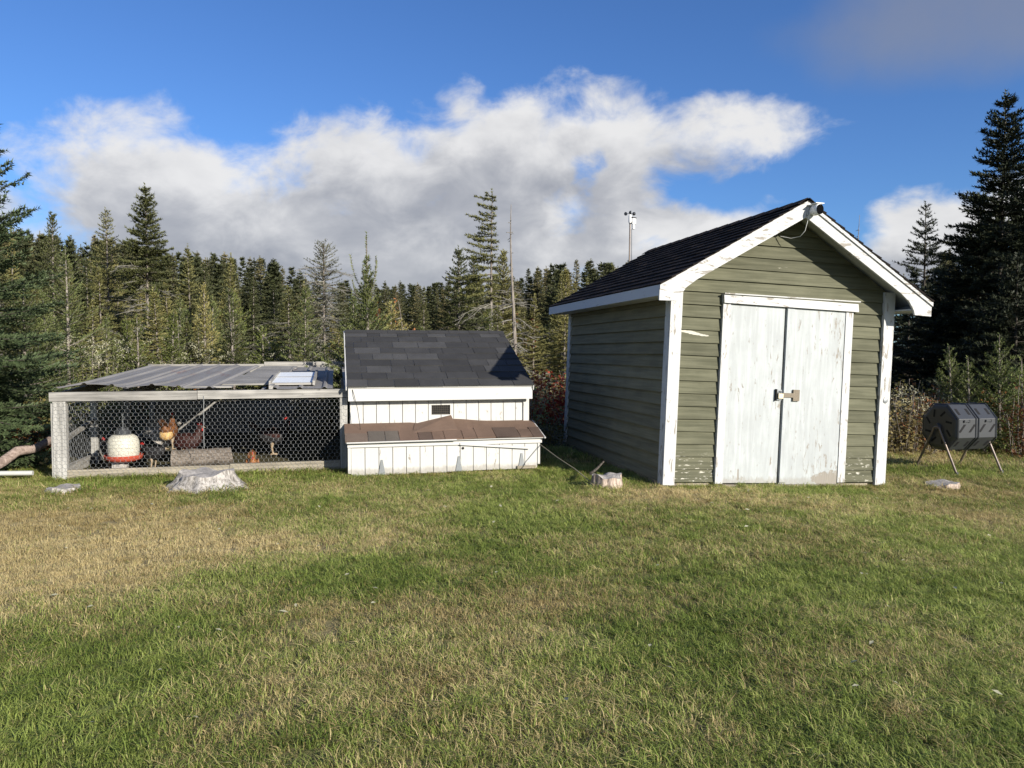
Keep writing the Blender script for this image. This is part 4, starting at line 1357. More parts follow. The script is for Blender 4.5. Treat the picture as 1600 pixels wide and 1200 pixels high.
def needles(P, D, L, sp, cl, cw, rng, planes=2):
    """clusters of needles along twigs (P start, D unit dir, L length)"""
    n_ = np.maximum(1, np.round(L / sp).astype(int))
    idx = np.repeat(np.arange(len(P)), n_)
    first = np.concatenate([[0], np.cumsum(n_)[:-1]])
    t = (np.arange(len(idx)) - np.repeat(first, n_) + rng.rand(len(idx))) / np.repeat(n_, n_)
    p = P[idx] + D[idx] * (t * L[idx])[:, None]
    d = D[idx]
    S, U = frames(d)
    tris = []
    dirs = [(0.75, .80, .05), (.75, -.80, .05), (.8, .1, .65), (.8, -.35, -.45)][:planes + 1 if planes < 3 else 4]
    for a_, b2, c2 in dirs:
        k = len(p)
        j = rng.uniform(-.3, .3, (k, 3))
        v = d * (a_ + j[:, :1]) + S * (b2 + j[:, 1:2]) + U * (c2 + j[:, 2:])
        v /= np.linalg.norm(v, axis=1, keepdims=True)
        ll = cl * rng.uniform(.7, 1.25, (k, 1))
        w = np.cross(v, U * .8 + S * .3); w /= np.maximum(np.linalg.norm(w, axis=1, keepdims=True), 1e-6)
        w = d * .8 + w * .5
        tris.append(np.stack([p - w * cw * .5, p + w * cw * .5, p + v * ll], 1))
    return np.concatenate(tris).reshape(-1, 3)

def tubes_np(P0, P1, r0, r1):
    """many straight 3-sided twigs"""
    D = P1 - P0; L = np.linalg.norm(D, axis=1, keepdims=True); D = D / np.maximum(L, 1e-6)
    S, U = frames(D)
    ring = []
    for k in range(3):
        a_ = 2 * PI * k / 3
        ring.append(S * math.cos(a_) + U * math.sin(a_))
    n_ = len(P0)
    V = np.stack([P0 + ring[k] * r0[:, None] for k in range(3)] + [P1 + ring[k] * r1[:, None] for k in range(3)], 1).reshape(-1, 3)
    base = np.arange(n_)[:, None] * 6
    T = []
    for k in range(3):
        k2 = (k + 1) % 3
        T += [base + np.array([k, k2, 3 + k2]), base + np.array([k, 3 + k2, 3 + k])]
    return V, np.concatenate(T)

def conifer(seed, H, Rb, cb=.12, step=.2, nbr=6, e_top=55, e_bot=-12, tsp=.075, tl=.38, cl=.05, cw=.022, sp=.045, planes=2,
            shape=.9, bare=.0, dead=0, dead_to=.5, lean=0., side=None, curve=.25, trunk_r=None, droop=0., top_club=0., irr=.35, leader=.25, minl=.055, shoots=0):
    rng = np.random.RandomState(seed)
    tr = trunk_r or H * .0065 + .012
    bx = rng.uniform(-.03, .03, 2)
    def axis(z):
        t = z / H
        return np.array([lean * z + bx[0] * math.sin(t * 3) * H * .3, bx[1] * math.sin(t * 2.3) * H * .3, z])
    P = []; D = []; L = []
    B0 = []; B1 = []; R0 = []; R1 = []
    z = cb * H
    while z < H - leader * .5:
        t = (z - cb * H) / (H * (1 - cb))
        prof = (1 - t) ** shape
        if t < .12: prof *= .75 + 2 * t
        n_ = max(3, int(round(nbr * (1 if t < .7 else .8) * rng.uniform(.75, 1.25))))
        a0 = rng.uniform(0, 6.28)
        for k in range(n_):
            if rng.rand() < bare: continue
            az_ = a0 + 2 * PI * k / n_ + rng.uniform(-.35, .35)
            ln = Rb * prof * rng.uniform(1 - irr, 1 + irr * .5) + minl * (H / 5)
            if top_club and t > 1 - top_club: ln *= 1.5
            if side is not None:
                c = math.cos(az_ - side)
                if c < -.1: ln *= .25
                else: ln *= .55 + .6 * max(c, 0)
            el_ = R(e_bot + (e_top - e_bot) * t ** 1.3 + rng.uniform(-9, 9))
            base = axis(z + rng.uniform(-.5, .5) * step * .6)
            m_ = max(2, int(ln / .16)); seg = ln / m_
            p = base.copy(); e = el_
            for i in range(m_):
                s = (i + .5) / m_
                e_i = e - droop * math.sin(PI * min(s * 1.3, 1)) + curve * s
                d = np.array([math.cos(az_) * math.cos(e_i), math.sin(az_) * math.cos(e_i), math.sin(e_i)])
                p2 = p + d * seg
                B0.append(p); B1.append(p2); rr0 = max(.003, .014 * ln ** .7 * (1 - i / m_)); R0.append(rr0); R1.append(max(.002, .014 * ln ** .7 * (1 - (i + 1) / m_)))
                if s > .12:
                    P.append(p); D.append(d); L.append(seg)
                    nt = max(1, int(seg / tsp))
                    sx = np.array([-math.sin(az_), math.cos(az_), 0])
                    for q_ in range(nt):
                        for sg in (-1, 1):
                            tt = (i + (q_ + rng.rand()) / nt) / m_
                            if tt < .15: continue
                            l2 = tl * ln * (1.02 - tt) ** .8 * rng.uniform(.55, 1.15) + .035
                            d2 = d * rng.uniform(.55, .85) + sx * sg * rng.uniform(.6, .9) + np.array([0, 0, rng.uniform(-.28, .18)])
                            d2 /= np.linalg.norm(d2)
                            P.append(p + d * seg * ((q_ + rng.rand()) / nt)); D.append(d2); L.append(l2)
                p = p2
        z += step * (.65 + .5 * (1 - t)) * rng.uniform(.75, 1.3)
    top = axis(H - leader)
    for k in range(shoots):                      # upswept candelabra shoots under the leader
        a_ = 2 * PI * k / shoots + .5; el_ = R(rng.uniform(44, 62)); ln = leader * rng.uniform(.55, .85)
        zz = H - leader - rng.uniform(.0, .35); p = axis(zz)
        for i in range(4):
            e_i = el_ + .18 * i
            d = np.array([math.cos(a_) * math.cos(e_i), math.sin(a_) * math.cos(e_i), math.sin(e_i)])
            P.append(p); D.append(d); L.append(ln / 4); B0.append(p); B1.append(p + d * ln / 4); R0.append(.006); R1.append(.005)
            p = p + d * ln / 4
    P.append(top); D.append(np.array([lean, 0, 1.]) / math.hypot(1, lean)); L.append(leader)
    V = needles(np.array(P), np.array(D), np.array(L), sp, cl, cw, rng, planes)
    crown = (V, np.arange(len(V)).reshape(-1, 3))
    # trunk
    q = MB()
    zs = np.linspace(0, H * .985, 12)
    q.tube([axis(a_) if i else axis(0) - np.array([0, 0, .15]) for i, a_ in enumerate(zs)], [tr * (1 - a_ / H) ** .8 + .006 for a_ in zs], 8)
    tv = np.array([tuple(p_) for p_ in q.v]); tt_ = []
    for f_ in q.f:
        for i in range(1, len(f_) - 1):
            tt_.append((f_[0], f_[i], f_[i + 1]))
    bv_, bt_ = tubes_np(np.array(B0), np.array(B1), np.array(R0), np.array(R1))
    trunk = (np.concatenate([tv, bv_]), np.concatenate([np.array(tt_), bt_ + len(tv)]))
    dd = None
    if dead:
        dd = dead_twigs(rng, dead, axis, .06 * H, dead_to * H, Rb)
    return crown, trunk, dd

def dead_twigs(rng, count, axis, z0, z1, Rb, sub=6):
    B0 = []; B1 = []; R0 = []; R1 = []
    for i in range(count):
        z = rng.uniform(z0, z1); az_ = rng.uniform(0, 6.28); ln = Rb * rng.uniform(.35, 1.05)
        e = rng.uniform(-.35, .25); p = axis(z); m_ = 4
        for j in range(m_):
            d = np.array([math.cos(az_) * math.cos(e), math.sin(az_) * math.cos(e), math.sin(e)]); d = d + rng.uniform(-.15, .15, 3)
            p2 = p + d * ln / m_; e -= .10
            B0.append(p); B1.append(p2); r_ = .011 * (1 - j / m_) + .003; R0.append(r_); R1.append(r_ * .75)
            for k in range(sub // 2):
                d2 = d + np.array([-math.sin(az_), math.cos(az_), 0]) * rng.choice([-1, 1]) * rng.uniform(.5, 1.1) + np.array([0, 0, rng.uniform(-.5, .3)])
                l2 = ln * rng.uniform(.12, .35)
                q0_ = p + (p2 - p) * rng.rand()
                q1_ = q0_ + d2 * l2
                B0.append(q0_); B1.append(q1_); R0.append(.005); R1.append(.003)
                q2_ = q0_ + d2 * l2 * .5
                B0.append(q2_); B1.append(q2_ + (d2 + rng.uniform(-.7, .7, 3)) * l2 * .4); R0.append(.004); R1.append(.0025)
            p = p2
    return tubes_np(np.array(B0), np.array(B1), np.array(R0), np.array(R1))

def tree_meshes(nm, res, fol, bark='bark'):
    crown, trunk, dd = res
    return (tri_mesh(nm + '_crown', *crown, M[fol]), tri_mesh(nm + '_trunk', *trunk, M[bark]), tri_mesh(nm + '_dead', *dd, M['deadwood']) if dd else None)

def place_tree(name, ms, x_, y_, s, rz_, label, cat='tree', group=None, sxy=1.):
    t = thing(name, label, cat, (x_, y_, hgt(x_, y_)), (0, 0, rz_), group)
    t.scale = (s * sxy, s * sxy, s)
    if group: t.rotation_euler = (random.uniform(-.045, .045), random.uniform(-.045, .045), rz_)
    link('crown', ms[0], t); link('trunk', ms[1], t)
    if ms[2]: link('dead_wood', ms[2], t)
    return t
def H_for(px, py, Y):
    return z_at(py, Y) - hgt(gx_at(px, Y), Y)

# --- individual trees that can be told apart: px of trunk, distance, py of tip
def hero(name, px, Y, py, label, fol, bark='bark', rz_=0., group=None, **kw):
    Hh = H_for(px, py, Y)
    ms = tree_meshes(name, conifer(H=Hh, **kw), fol, bark)
    return place_tree(name, ms, gx_at(px, Y), Y, 1., rz_, label, 'tree', group)
hero('spruce_tree', -78, 9.6, 60, 'big dark spruce cut by the left edge of the picture beside the run', 'edge', 'bark_dark', seed=11, Rb=1.8, cb=.03, step=.155, nbr=9, e_top=38, e_bot=-18, tsp=.062, tl=.42, cl=.055, cw=.026, sp=.036, planes=3, shape=.75, curve=.45)
hero('spruce_tree', 40, 12.2, 432, 'bushy young spruce between the edge spruce and the run', 'fir', 'bark', seed=12, Rb=1.25, cb=.03, step=.17, nbr=8, e_top=50, e_bot=0, tsp=.07, tl=.42, cl=.05, cw=.022, sp=.042, planes=3, curve=.3)
hero('spruce_tree', 107, 13.6, 384, 'slender spruce with pale bare upper stem left of the run', 'fir', 'bark', seed=13, Rb=1.25, cb=.05, step=.21, nbr=6, e_top=42, e_bot=5, tsp=.08, tl=.40, cl=.05, cw=.022, sp=.045, planes=2, bare=.12, curve=.25, leader=.5)
hero('spruce_tree', 232, 22., 291, 'tall spruce with bushy top and bare grey trunk behind the run', 'spruce', 'bark', seed=14, Rb=.88, cb=.52, step=.16, nbr=8, e_top=40, e_bot=-8, tsp=.07, cl=.08, cw=.036, sp=.05, planes=3, dead=80, dead_to=.62, shape=.8)
hero('spruce_tree', 171, 24., 328, 'spruce with narrow flat tiered top left of the tall one', 'spruce', 'bark', seed=15, Rb=1.1, cb=.28, step=.18, nbr=7, e_top=25, e_bot=-10, cl=.075, cw=.032, sp=.06, dead=30, dead_to=.4)
hero('spruce_tree', 88, 22., 334, 'pointed dark spruce rising behind the edge spruce', 'spruce', 'bark', seed=16, Rb=1.15, cb=.1, step=.17, nbr=8, e_top=45, e_bot=-10, cl=.075, cw=.032, sp=.06)
hero('spruce_tree', 508, 20., 377, 'half dead grey spruce with thin reddish top left of the coop', 'sparse', 'bark', seed=17, Rb=.85, cb=.45, step=.14, nbr=8, e_top=40, e_bot=-15, cl=.06, cw=.024, sp=.06, planes=2, dead=110, dead_to=.85, shape=.55, tsp=.10)
hero('fir_tree', 574, 13.4, 366, 'young fir with long upright leader just behind the coop', 'fir', 'bark', seed=18, Rb=1.45, cb=.04, step=.21, nbr=10, e_top=62, e_bot=24, tsp=.085, tl=.30, cl=.05, cw=.022, sp=.03, planes=3, curve=.22, shape=1.55, leader=1.05, irr=.25, shoots=6, minl=.0)
hero('spruce_tree', 770, 20., 298, 'tall ragged spruce with branches only on its left side', 'spruce', 'bark', seed=19, Rb=.95, cb=.50, step=.165, nbr=7, e_top=12, e_bot=-14, cl=.075, cw=.034, sp=.048, planes=3, irr=.55, dead=55, dead_to=.55, side=PI, shape=.62, top_club=.08, tsp=.075)
hero('spruce_tree', 717, 22., 386, 'slim spruce left of the ragged one behind the coop', 'spruce', 'bark', seed=20, Rb=.9, cb=.42, step=.16, nbr=8, e_top=40, e_bot=-8, cl=.08, cw=.036, sp=.055, dead=50, dead_to=.6)
hero('spruce_tree', 741, 23., 398, 'narrow spruce crowded against the ragged one behind the coop', 'spruce', 'bark', seed=21, Rb=.75, cb=.25, step=.15, nbr=8, e_top=40, e_bot=-10, cl=.08, cw=.036, sp=.055, dead=40, dead_to=.5)
hero('spruce_tree', 787, 24., 391, 'short pointed spruce between the ragged spruce and the snag', 'spruce', 'bark', seed=22, Rb=.9, cb=.35, step=.15, nbr=9, e_top=45, e_bot=-5, cl=.085, cw=.038, sp=.055, dead=30, dead_to=.5)
hero('spruce_tree', 365, 15.5, 452, 'yellow green young tree behind the middle of the run', 'yellow', 'bark', seed=23, Rb=1.0, cb=.22, step=.20, nbr=6, e_top=40, e_bot=0, cl=.06, cw=.028, sp=.05, planes=2, dead=16, dead_to=.4, bare=.1)
hero('spruce_tree', 410, 15., 508, 'low yellow green sapling right of the taller yellow one', 'yellow', 'bark', seed=24, Rb=.95, cb=.08, step=.20, nbr=6, e_top=45, e_bot=5, cl=.06, cw=.028, sp=.05, planes=2)
hero('spruce_tree', 215, 14.2, 492, 'light green sapling in front of the tall bare trunk', 'yellow', 'bark', seed=25, Rb=.8, cb=.05, step=.2, nbr=6, e_top=50, e_bot=10, cl=.055, cw=.024, sp=.05, planes=2)
hero('spruce_tree', 612, 15., 472, 'rounded green spruce behind the coop roof right of the leader', 'spruce', 'bark', seed=26, Rb=1.25, cb=.05, step=.19, nbr=7, e_top=45, e_bot=0, cl=.06, cw=.026, sp=.05, planes=3)
hero('spruce_tree', 1440, 23., 317, 'lone tiered spruce standing clear in the gap right of the shed roof', 'spruce_dark', 'bark_dark', seed=30, Rb=1.35, cb=.3, step=.27, nbr=7, e_top=28, e_bot=-14, cl=.085, cw=.038, sp=.055, planes=3, curve=.3)
hero('spruce_tree', 1563, 16., 148, 'tallest dark spruce with open spindly top at the right', 'spruce_dark', 'bark_dark', seed=31, Rb=2.0, cb=.04, step=.19, nbr=9, e_top=22, e_bot=-12, cl=.085, cw=.04, sp=.05, planes=3, shape=.85, tsp=.08, irr=.4)
hero('spruce_tree', 1522, 17.5, 305, 'dense dark spruce on the left flank of the tallest one', 'spruce_dark', 'bark_dark', seed=32, Rb=1.9, cb=.04, step=.20, nbr=8, e_top=20, e_bot=-12, cl=.09, cw=.042, sp=.055, planes=3, tsp=.085)
hero('spruce_tree', 1632, 14.5, 150, 'dark spruce cut by the right edge of the picture', 'spruce_dark', 'bark_dark', seed=33, Rb=1.9, cb=.04, step=.21, nbr=8, e_top=22, e_bot=-12, cl=.08, cw=.038, sp=.055, planes=3, tsp=.085)
hero('spruce_tree', 1468, 18.5, 420, 'lower dark spruce behind the right shed eave', 'spruce_dark', 'bark_dark', seed=34, Rb=1.9, cb=.03, step=.20, nbr=8, e_top=25, e_bot=-10, cl=.09, cw=.042, sp=.055, planes=3, tsp=.085)
hero('spruce_tree', 1418, 20., 455, 'dark spruce hidden low behind the right corner of the shed', 'spruce_dark', 'bark_dark', seed=35, Rb=1.9, cb=.03, step=.22, nbr=8, e_top=25, e_bot=-10, cl=.09, cw=.042, sp=.055, planes=3, tsp=.09)
hero('spruce_tree', 1585, 13.6, 395, 'drooping dark spruce in front of the edge trees at right', 'spruce_dark', 'bark_dark', seed=36, Rb=1.7, cb=.04, step=.19, nbr=8, e_top=25, e_bot=-15, cl=.075, cw=.035, sp=.05, planes=3, tsp=.08)
for i, (px, Y, py, Rb, lab) in enumerate([(1492, 12.4, 538, .62, 'young fir with thin bare tip left above the compost tumbler'), (1520, 12.0, 556, .55, 'shortest young fir in the middle above the compost tumbler'),
                                          (1566, 12.1, 520, .85, 'fullest young fir right above the compost tumbler'), (1604, 11.6, 556, .7, 'young fir cut by the right edge beside the tumbler')]):
    hero('fir_tree', px, Y, py, lab, 'fir_lit', 'bark', seed=40 + i, Rb=Rb, cb=.03, step=.15, nbr=7, e_top=55, e_bot=12, tsp=.07, tl=.4, cl=.042, cw=.018, sp=.036, planes=3, curve=.3, leader=.36, group='young firs behind the tumbler')
# bare snag
def snag(px, Y, py, label, seed, n_=26, tilt=.0, r_=.055):
    rng = np.random.RandomState(seed)
    Hh = H_for(px, py, Y)
    ax = lambda z: np.array([tilt * z + .05 * math.sin(z * 1.1), .03 * math.sin(z * .9), z])
    q = MB(); zs = np.linspace(-.1, Hh, 14)
    q.tube([ax(a_) for a_ in zs], [r_ * (1 - max(a_, 0) / Hh) + .006 for a_ in zs], 7)
    X = gx_at(px, Y)
    t = thing('dead_snag', label, 'dead tree', (X, Y, hgt(X, Y)))
    q.build('trunk', M['bark'], t, True)
    V, T = dead_twigs(rng, n_, ax, Hh * .12, Hh * .55, .75)
    V2, T2 = dead_twigs(rng, n_ // 2, ax, Hh * .55, Hh * .95, .22, 2)
    me = tri_mesh('dead_wood', np.concatenate([V, V2]), np.concatenate([T, T2 + len(V)]), M['deadwood'])
    link('dead_wood', me, t)
snag(801, 18., 322, 'tall bare dead snag just right of the ragged spruce', 3, 34, -.0, .065)
snag(640, 17., 470, 'thin pale dead pole leaning left above the coop roof', 4, 8, -.10, .035)
snag(1337, 26., 338, 'spindly dead treetop showing over the right shed roof slope', 5, 40, 0, .05)
snag(318, 24., 462, 'broken grey dead trunk draped with twigs left of the yellow tree', 6, 46, .02, .07)
snag(276, 18., 500, 'thin dead pole standing among grey brush behind the run', 7, 30, .0, .03)
# leaning dead pole behind the run
limb('leaning_pole', [(gx_at(438, 15.5), 15.5, .3), (gx_at(420, 15.4), 15.4, z_at(535, 15.4)), (gx_at(402, 15.2), 15.2, z_at(512, 15.2))], [.04, .032, .02], M['bark'], 'bare pole leaning diagonally behind the run right of the yellow trees', 'pole', 6)

def zone(px):
    for lim, nm in ((70, 'beyond the edge spruce at far left'), (170, 'beyond the left end of the run'), (290, 'beyond the corrugated sheets of the run'), (410, 'beyond the middle of the run'), (535, 'beyond the right end of the run'),
                    (660, 'beyond the left half of the coop roof'), (800, 'beyond the right half of the coop roof'), (880, 'in the gap between coop and shed'), (1200, 'beyond the left slope of the shed'), (1450, 'beyond the right eave of the shed'), (9999, 'beyond the tumbler at far right')):
        if px < lim: return nm

# --- forest behind: shared kinds
KIND = []
kinds = [dict(Rb=1.1, cb=.06, dead=0, e_top=42, e_bot=-12), dict(Rb=1.0, cb=.20, dead=60, dead_to=.4, e_top=35, e_bot=-12), dict(Rb=.85, cb=.30, dead=90, dead_to=.55, e_top=38, e_bot=-8),
         dict(Rb=1.35, cb=.04, dead=0, e_top=48, e_bot=-5), dict(Rb=.8, cb=.10, dead=30, dead_to=.35, e_top=40, e_bot=-14), dict(Rb=.95, cb=.42, dead=130, dead_to=.72, e_top=30, e_bot=-10)]
for i, kw in enumerate(kinds):
    KIND.append(tree_meshes('mid_spruce', conifer(seed=60 + i, H=6., step=.18, nbr=8, tsp=.09, tl=.40, cl=.085, cw=.042, sp=.06, planes=2, shape=1.05, minl=.03, leader=.4, **kw), 'spruce', 'bark'))
FAR = []; MASS = []
for i, kw in enumerate([dict(Rb=1.55, cb=.05), dict(Rb=1.25, cb=.08), dict(Rb=1.8, cb=.04), dict(Rb=1.15, cb=.1), dict(Rb=1.4, cb=.05, bare=.2, irr=.5)]):
    for lst, st_, cl_, sp_, tsp_ in ((FAR, .21, .12, .09, .13), (MASS, .36, .22, .20, .24)):
        c_, t_, _ = conifer(seed=80 + i, H=7., step=st_, nbr=7, tsp=tsp_, tl=.42, cl=cl_, cw=cl_ * .55, sp=sp_, planes=2, e_top=24, e_bot=-14, shape=.95, minl=.03, leader=.4, curve=.15, **kw)
        if lst is MASS:
            MASS.append(c_); continue
        V = np.concatenate([c_[0], t_[0]]); T = np.concatenate([c_[1], t_[1] + len(c_[0])])
        mi = np.concatenate([np.zeros(len(c_[1]), int), np.ones(len(t_[1]), int)])
        print('far tris', len(T))
        FAR.append(tri_mesh('far_spruce', V, T, [M['spruce_far'], M['bark_dark']], mi))
rng = np.random.RandomState(21)
def skyline(px):
    """height of the forest top in the photograph"""
    xs_ = [-200, 0, 60, 120, 200, 260, 330, 400, 440, 490, 560, 640, 760, 830, 880, 930, 980, 1050, 1200, 1400, 1480, 1560, 1700]
    ys_ = [330, 350, 362, 368, 372, 392, 394, 398, 408, 432, 438, 438, 434, 418, 408, 404, 402, 395, 390, 425, 380, 330, 300]
    return np.interp(px, xs_, ys_)
mid_lab = ['full crowned green forest spruce ', 'forest spruce with dead lower branches ', 'thin small crowned forest spruce ', 'broad bushy forest spruce ', 'narrow pointed forest spruce ', 'half dead forest spruce with green top ']
taken = [(gx_at(p_, y_), y_) for p_, y_ in ((232, 22), (171, 24), (508, 20), (770, 20), (717, 22), (787, 24), (801, 18), (574, 13.4), (365, 15.5))]
cnt = 0; tries = 0
while cnt < 96 and tries < 4000:
    tries += 1
    Y = 15.5 + 17 * rng.rand() ** .8; px = rng.uniform(-60, 1010)
    X = gx_at(px, Y)
    if any((X - a_) ** 2 + (Y - b2) ** 2 < (.75 if b2 < 15.6 or Y > 15 else .4) for a_, b2 in taken): continue
    hi = skyline(px)
    if 815 < px < 885 and Y < 18: continue
    far_gap = 465 < px < 860
    py = hi + (rng.uniform(-14, 10) if rng.rand() < .14 else rng.uniform(12, 95)) * (1. if Y > 22 else 1.6) + (22 if far_gap else 0)
    if 240 < px < 470 and Y < 20: py += 40
    Hh = H_for(px, py, Y)
    if Hh < 1.6: continue
    taken.append((X, Y))
    k = rng.choice(len(KIND), p=[.18, .2, .18, .14, .14, .16])
    s = Hh / 6.
    t = place_tree('spruce_tree', KIND[k], X, Y, s, rng.uniform(0, 6.28), mid_lab[k] + zone(px), 'tree', 'forest spruces behind the yard', min(1.6, max(.85, 1 / s ** .5)) )
    cnt += 1
far_lab = 'distant dark spruce in the forest skyline behind the yard'
cnt = 0
while cnt < 205:
    px = rng.uniform(-80, 1060) if cnt < 180 else rng.uniform(1350, 1750)
    hi = skyline(px)
    Y = 32 + 55 * rng.rand() ** .8
    if 470 < px < 860: Y = rng.uniform(55, 95)
    if 1300 < px: Y = 19 + 20 * rng.rand()
    X = gx_at(px, Y)
    py = hi + abs(rng.normal(0, 1)) * 15 - 2
    if rng.rand() < .25: py += rng.uniform(10, 45)
    Hh = H_for(px, py, Y)
    if Hh < 3.: Hh = 3.
    s = Hh / 7.
    o = link('spruce_tree', FAR[rng.randint(len(FAR))]); o.location = (X, Y, hgt(X, Y)); o.rotation_euler = (0, 0, rng.uniform(0, 6.28)); o.scale = (s * rng.uniform(.9, 1.35),) * 2 + (s,)
    tag(o, 'distant dark skyline spruce ' + zone(px) if px < 1200 else 'dark spruce deep in the wood ' + zone(px), 'tree', 'distant forest spruces' if px < 1200 else 'spruces deep in the wood at the right')
    cnt += 1

SAP = [(tree_meshes('sapling', conifer(seed=95 + i, H=3., Rb=rb_, cb=.05, step=.15, nbr=7, e_top=50, e_bot=6, tsp=.08, tl=.42, cl=.06, cw=.027, sp=.046, planes=2, curve=.3, minl=.02, leader=.32), fo_, 'bark'), la_)
       for i, (rb_, fo_, la_) in enumerate([(.85, 'yellow', 'yellow green sapling in the brush '), (.95, 'fir', 'fresh green young fir in the brush '), (.75, 'spruce', 'slim olive young spruce in the brush ')])]
cnt = 0
while cnt < 34:
    Y = rng.uniform(14.2, 20); px = rng.uniform(70, 560) if cnt < 24 else rng.uniform(600, 1000)
    X = gx_at(px, Y)
    if any((X - a_) ** 2 + (Y - b2) ** 2 < .5 for a_, b2 in taken) or 805 < px < 890: continue
    Hh = H_for(px, rng.uniform(440, 545), Y)
    if Hh < 1.: continue
    taken.append((X, Y)); ms, la_ = SAP[rng.choice(3, p=[.4, .35, .25])]
    place_tree('sapling', ms, X, Y, Hh / 3., rng.uniform(0, 6.28), la_ + zone(px), 'tree', 'saplings along the forest edge', min(1.4, max(.9, (3. / Hh) ** .5)))
    cnt += 1

def far_wood():
    """trees behind the front ranks that read as one mass"""
    Vs = []; off = 0; Ts = []
    for i in range(250):
        px = rng.uniform(-150, 1120) if i < 210 else rng.uniform(1320, 1800)
        Y = rng.uniform(34, 98) if i < 210 else rng.uniform(24, 45)
        if 470 < px < 860: Y = rng.uniform(70, 100)
        Hh = H_for(px, skyline(px) + abs(rng.normal(0, 1)) * 14 + 3, Y)
        V, T = MASS[rng.randint(len(MASS))]
        s = max(Hh, 3.) / 7.; w = s * rng.uniform(1., 1.5); a_ = rng.uniform(0, 6.28)
        ca, sa = math.cos(a_) * w, math.sin(a_) * w
        X = gx_at(px, Y)
        V2 = np.stack([V[:, 0] * ca - V[:, 1] * sa + X, V[:, 0] * sa + V[:, 1] * ca + Y, V[:, 2] * s + hgt(X, Y)], 1)
        Vs.append(V2); Ts.append(T + off); off += len(V)
    o = link('far_wood', tri_mesh('far_wood', np.concatenate(Vs), np.concatenate(Ts), M['spruce_far']))
    tag(o, 'dense far off spruce wood that closes the view behind the yard', 'wood', None, 'stuff')
    print('wood tris', sum(len(t) for t in Ts))
far_wood()

# ------------------------------------------------------------------ shrubs and undergrowth
def leafy(seed, w, d_, h_, nstem, leaf, nleaf, droop=.3, clump=None):
    """stems rising from a patch with leaves round them; returns (leaf V,T), (stem V,T)"""
    rng_ = np.random.RandomState(seed)
    B0 = []; B1 = []; A = []
    for i in range(nstem):
        p = np.array([rng_.uniform(-w, w) * .5, rng_.uniform(-d_, d_) * .5, 0])
        hh = h_ * rng_.uniform(.55, 1.05) * (1 - .4 * (abs(p[0]) / (w * .5 + 1e-6)) ** 2)
        dr = np.array([p[0] * .5 + rng_.uniform(-.15, .15), p[1] * .3 + rng_.uniform(-.15, .15), hh])
        m_ = 4
        for j in range(m_):
            p2 = p + dr / m_ + rng_.uniform(-.02, .02, 3)
            B0.append(p); B1.append(p2)
            A.append((p, p2, j / m_))
            p = p2
    V, T = tubes_np(np.array(B0), np.array(B1), np.full(len(B0), .006), np.full(len(B0), .004))
    idx = rng_.randint(0, len(A), nleaf)
    P0 = np.array([a[0] for a in A])[idx]; P1 = np.array([a[1] for a in A])[idx]
    p = P0 + (P1 - P0) * rng_.rand(nleaf, 1) + rng_.normal(0, .06, (nleaf, 3)) * (np.array([1, 1, .7]))
    p[:, 2] = np.maximum(p[:, 2], .02)
    d = rng_.normal(0, 1, (nleaf, 3)); d[:, 2] = d[:, 2] * .5 - droop * .5; d /= np.linalg.norm(d, axis=1, keepdims=True)
    S, U = frames(d)
    l = leaf * rng_.uniform(.6, 1.3, (nleaf, 1)); wd = l * .36
    roll = rng_.uniform(-.8, .8, (nleaf, 1))
    S2 = S * np.cos(roll) + U * np.sin(roll)
    quad = np.stack([p, p + d * l * .5 + S2 * wd, p + d * l, p + d * l * .5 - S2 * wd], 1).reshape(-1, 3)
    b0 = np.arange(nleaf)[:, None] * 4
    TT = np.concatenate([b0 + np.array([0, 1, 2]), b0 + np.array([0, 2, 3])])
    return (quad, TT), (V, T)
def shrub(name, px, Y, seed, w, d_, h_, mat, label, nstem=16, leaf=.05, nleaf=1500, cat='shrub', group=None, stem='bark', heads=None):
    X = gx_at(px, Y)
    lf, st = leafy(seed, w, d_, h_, nstem, leaf, nleaf)
    t = thing(name, label, cat, (X, Y, hgt(X, Y)), (0, 0, 0), group)
    link('foliage', tri_mesh('foliage', *lf, M[mat]), t)
    link('stems', tri_mesh('stems', *st, M[stem]), t)['kind'] = 'stuff'
    if heads:
        rng_ = np.random.RandomState(seed + 5)
        q = []
        for i in range(heads):
            c0 = np.array([rng_.uniform(-.5, .5) * w, rng_.uniform(-.5, .5) * d_, h_ * rng_.uniform(.7, 1.08)])
            k = 26
            q.append(np.concatenate([c0 + rng_.normal(0, 1, (k, 3)) * np.array([.045, .045, .022])]))
        p = np.concatenate(q); k = len(p)
        e1 = rng_.normal(0, .013, (k, 3)); e2 = rng_.normal(0, .013, (k, 3))
        Vh = np.stack([p, p + e1, p + e2], 1).reshape(-1, 3)
        link('blossom', tri_mesh('blossom', Vh, np.arange(len(Vh)).reshape(-1, 3), M['cream']), t)['kind'] = 'stuff'
    return t
shrub('shrub', 128, 13.4, 1, 1.3, .8, 1.62, 'pale_leaf', 'pale flowering shrub with cream heads behind the left end of the run', 26, .055, 2600, heads=46)
shrub('shrub', 195, 14.4, 2, 1.7, .8, 1.55, 'pale_leaf', 'yellowish leafy shrub behind the corrugated run roof', 26, .05, 2600, heads=18)
shrub('shrub', 262, 14.8, 3, 1.6, .8, 1.62, 'gold', 'straw coloured shrub behind the run with pale flower tufts', 24, .05, 2200, heads=26)
shrub('shrub', 330, 14.5, 4, 1.5, .8, 1.45, 'pale_leaf', 'pale low shrub at the foot of the yellow tree', 24, .05, 2200, heads=16)
shrub('shrub', 480, 14.6, 5, 1.7, .9, 1.4, 'bramble', 'green brush behind the window sash on the run', 24, .05, 2400, heads=8)
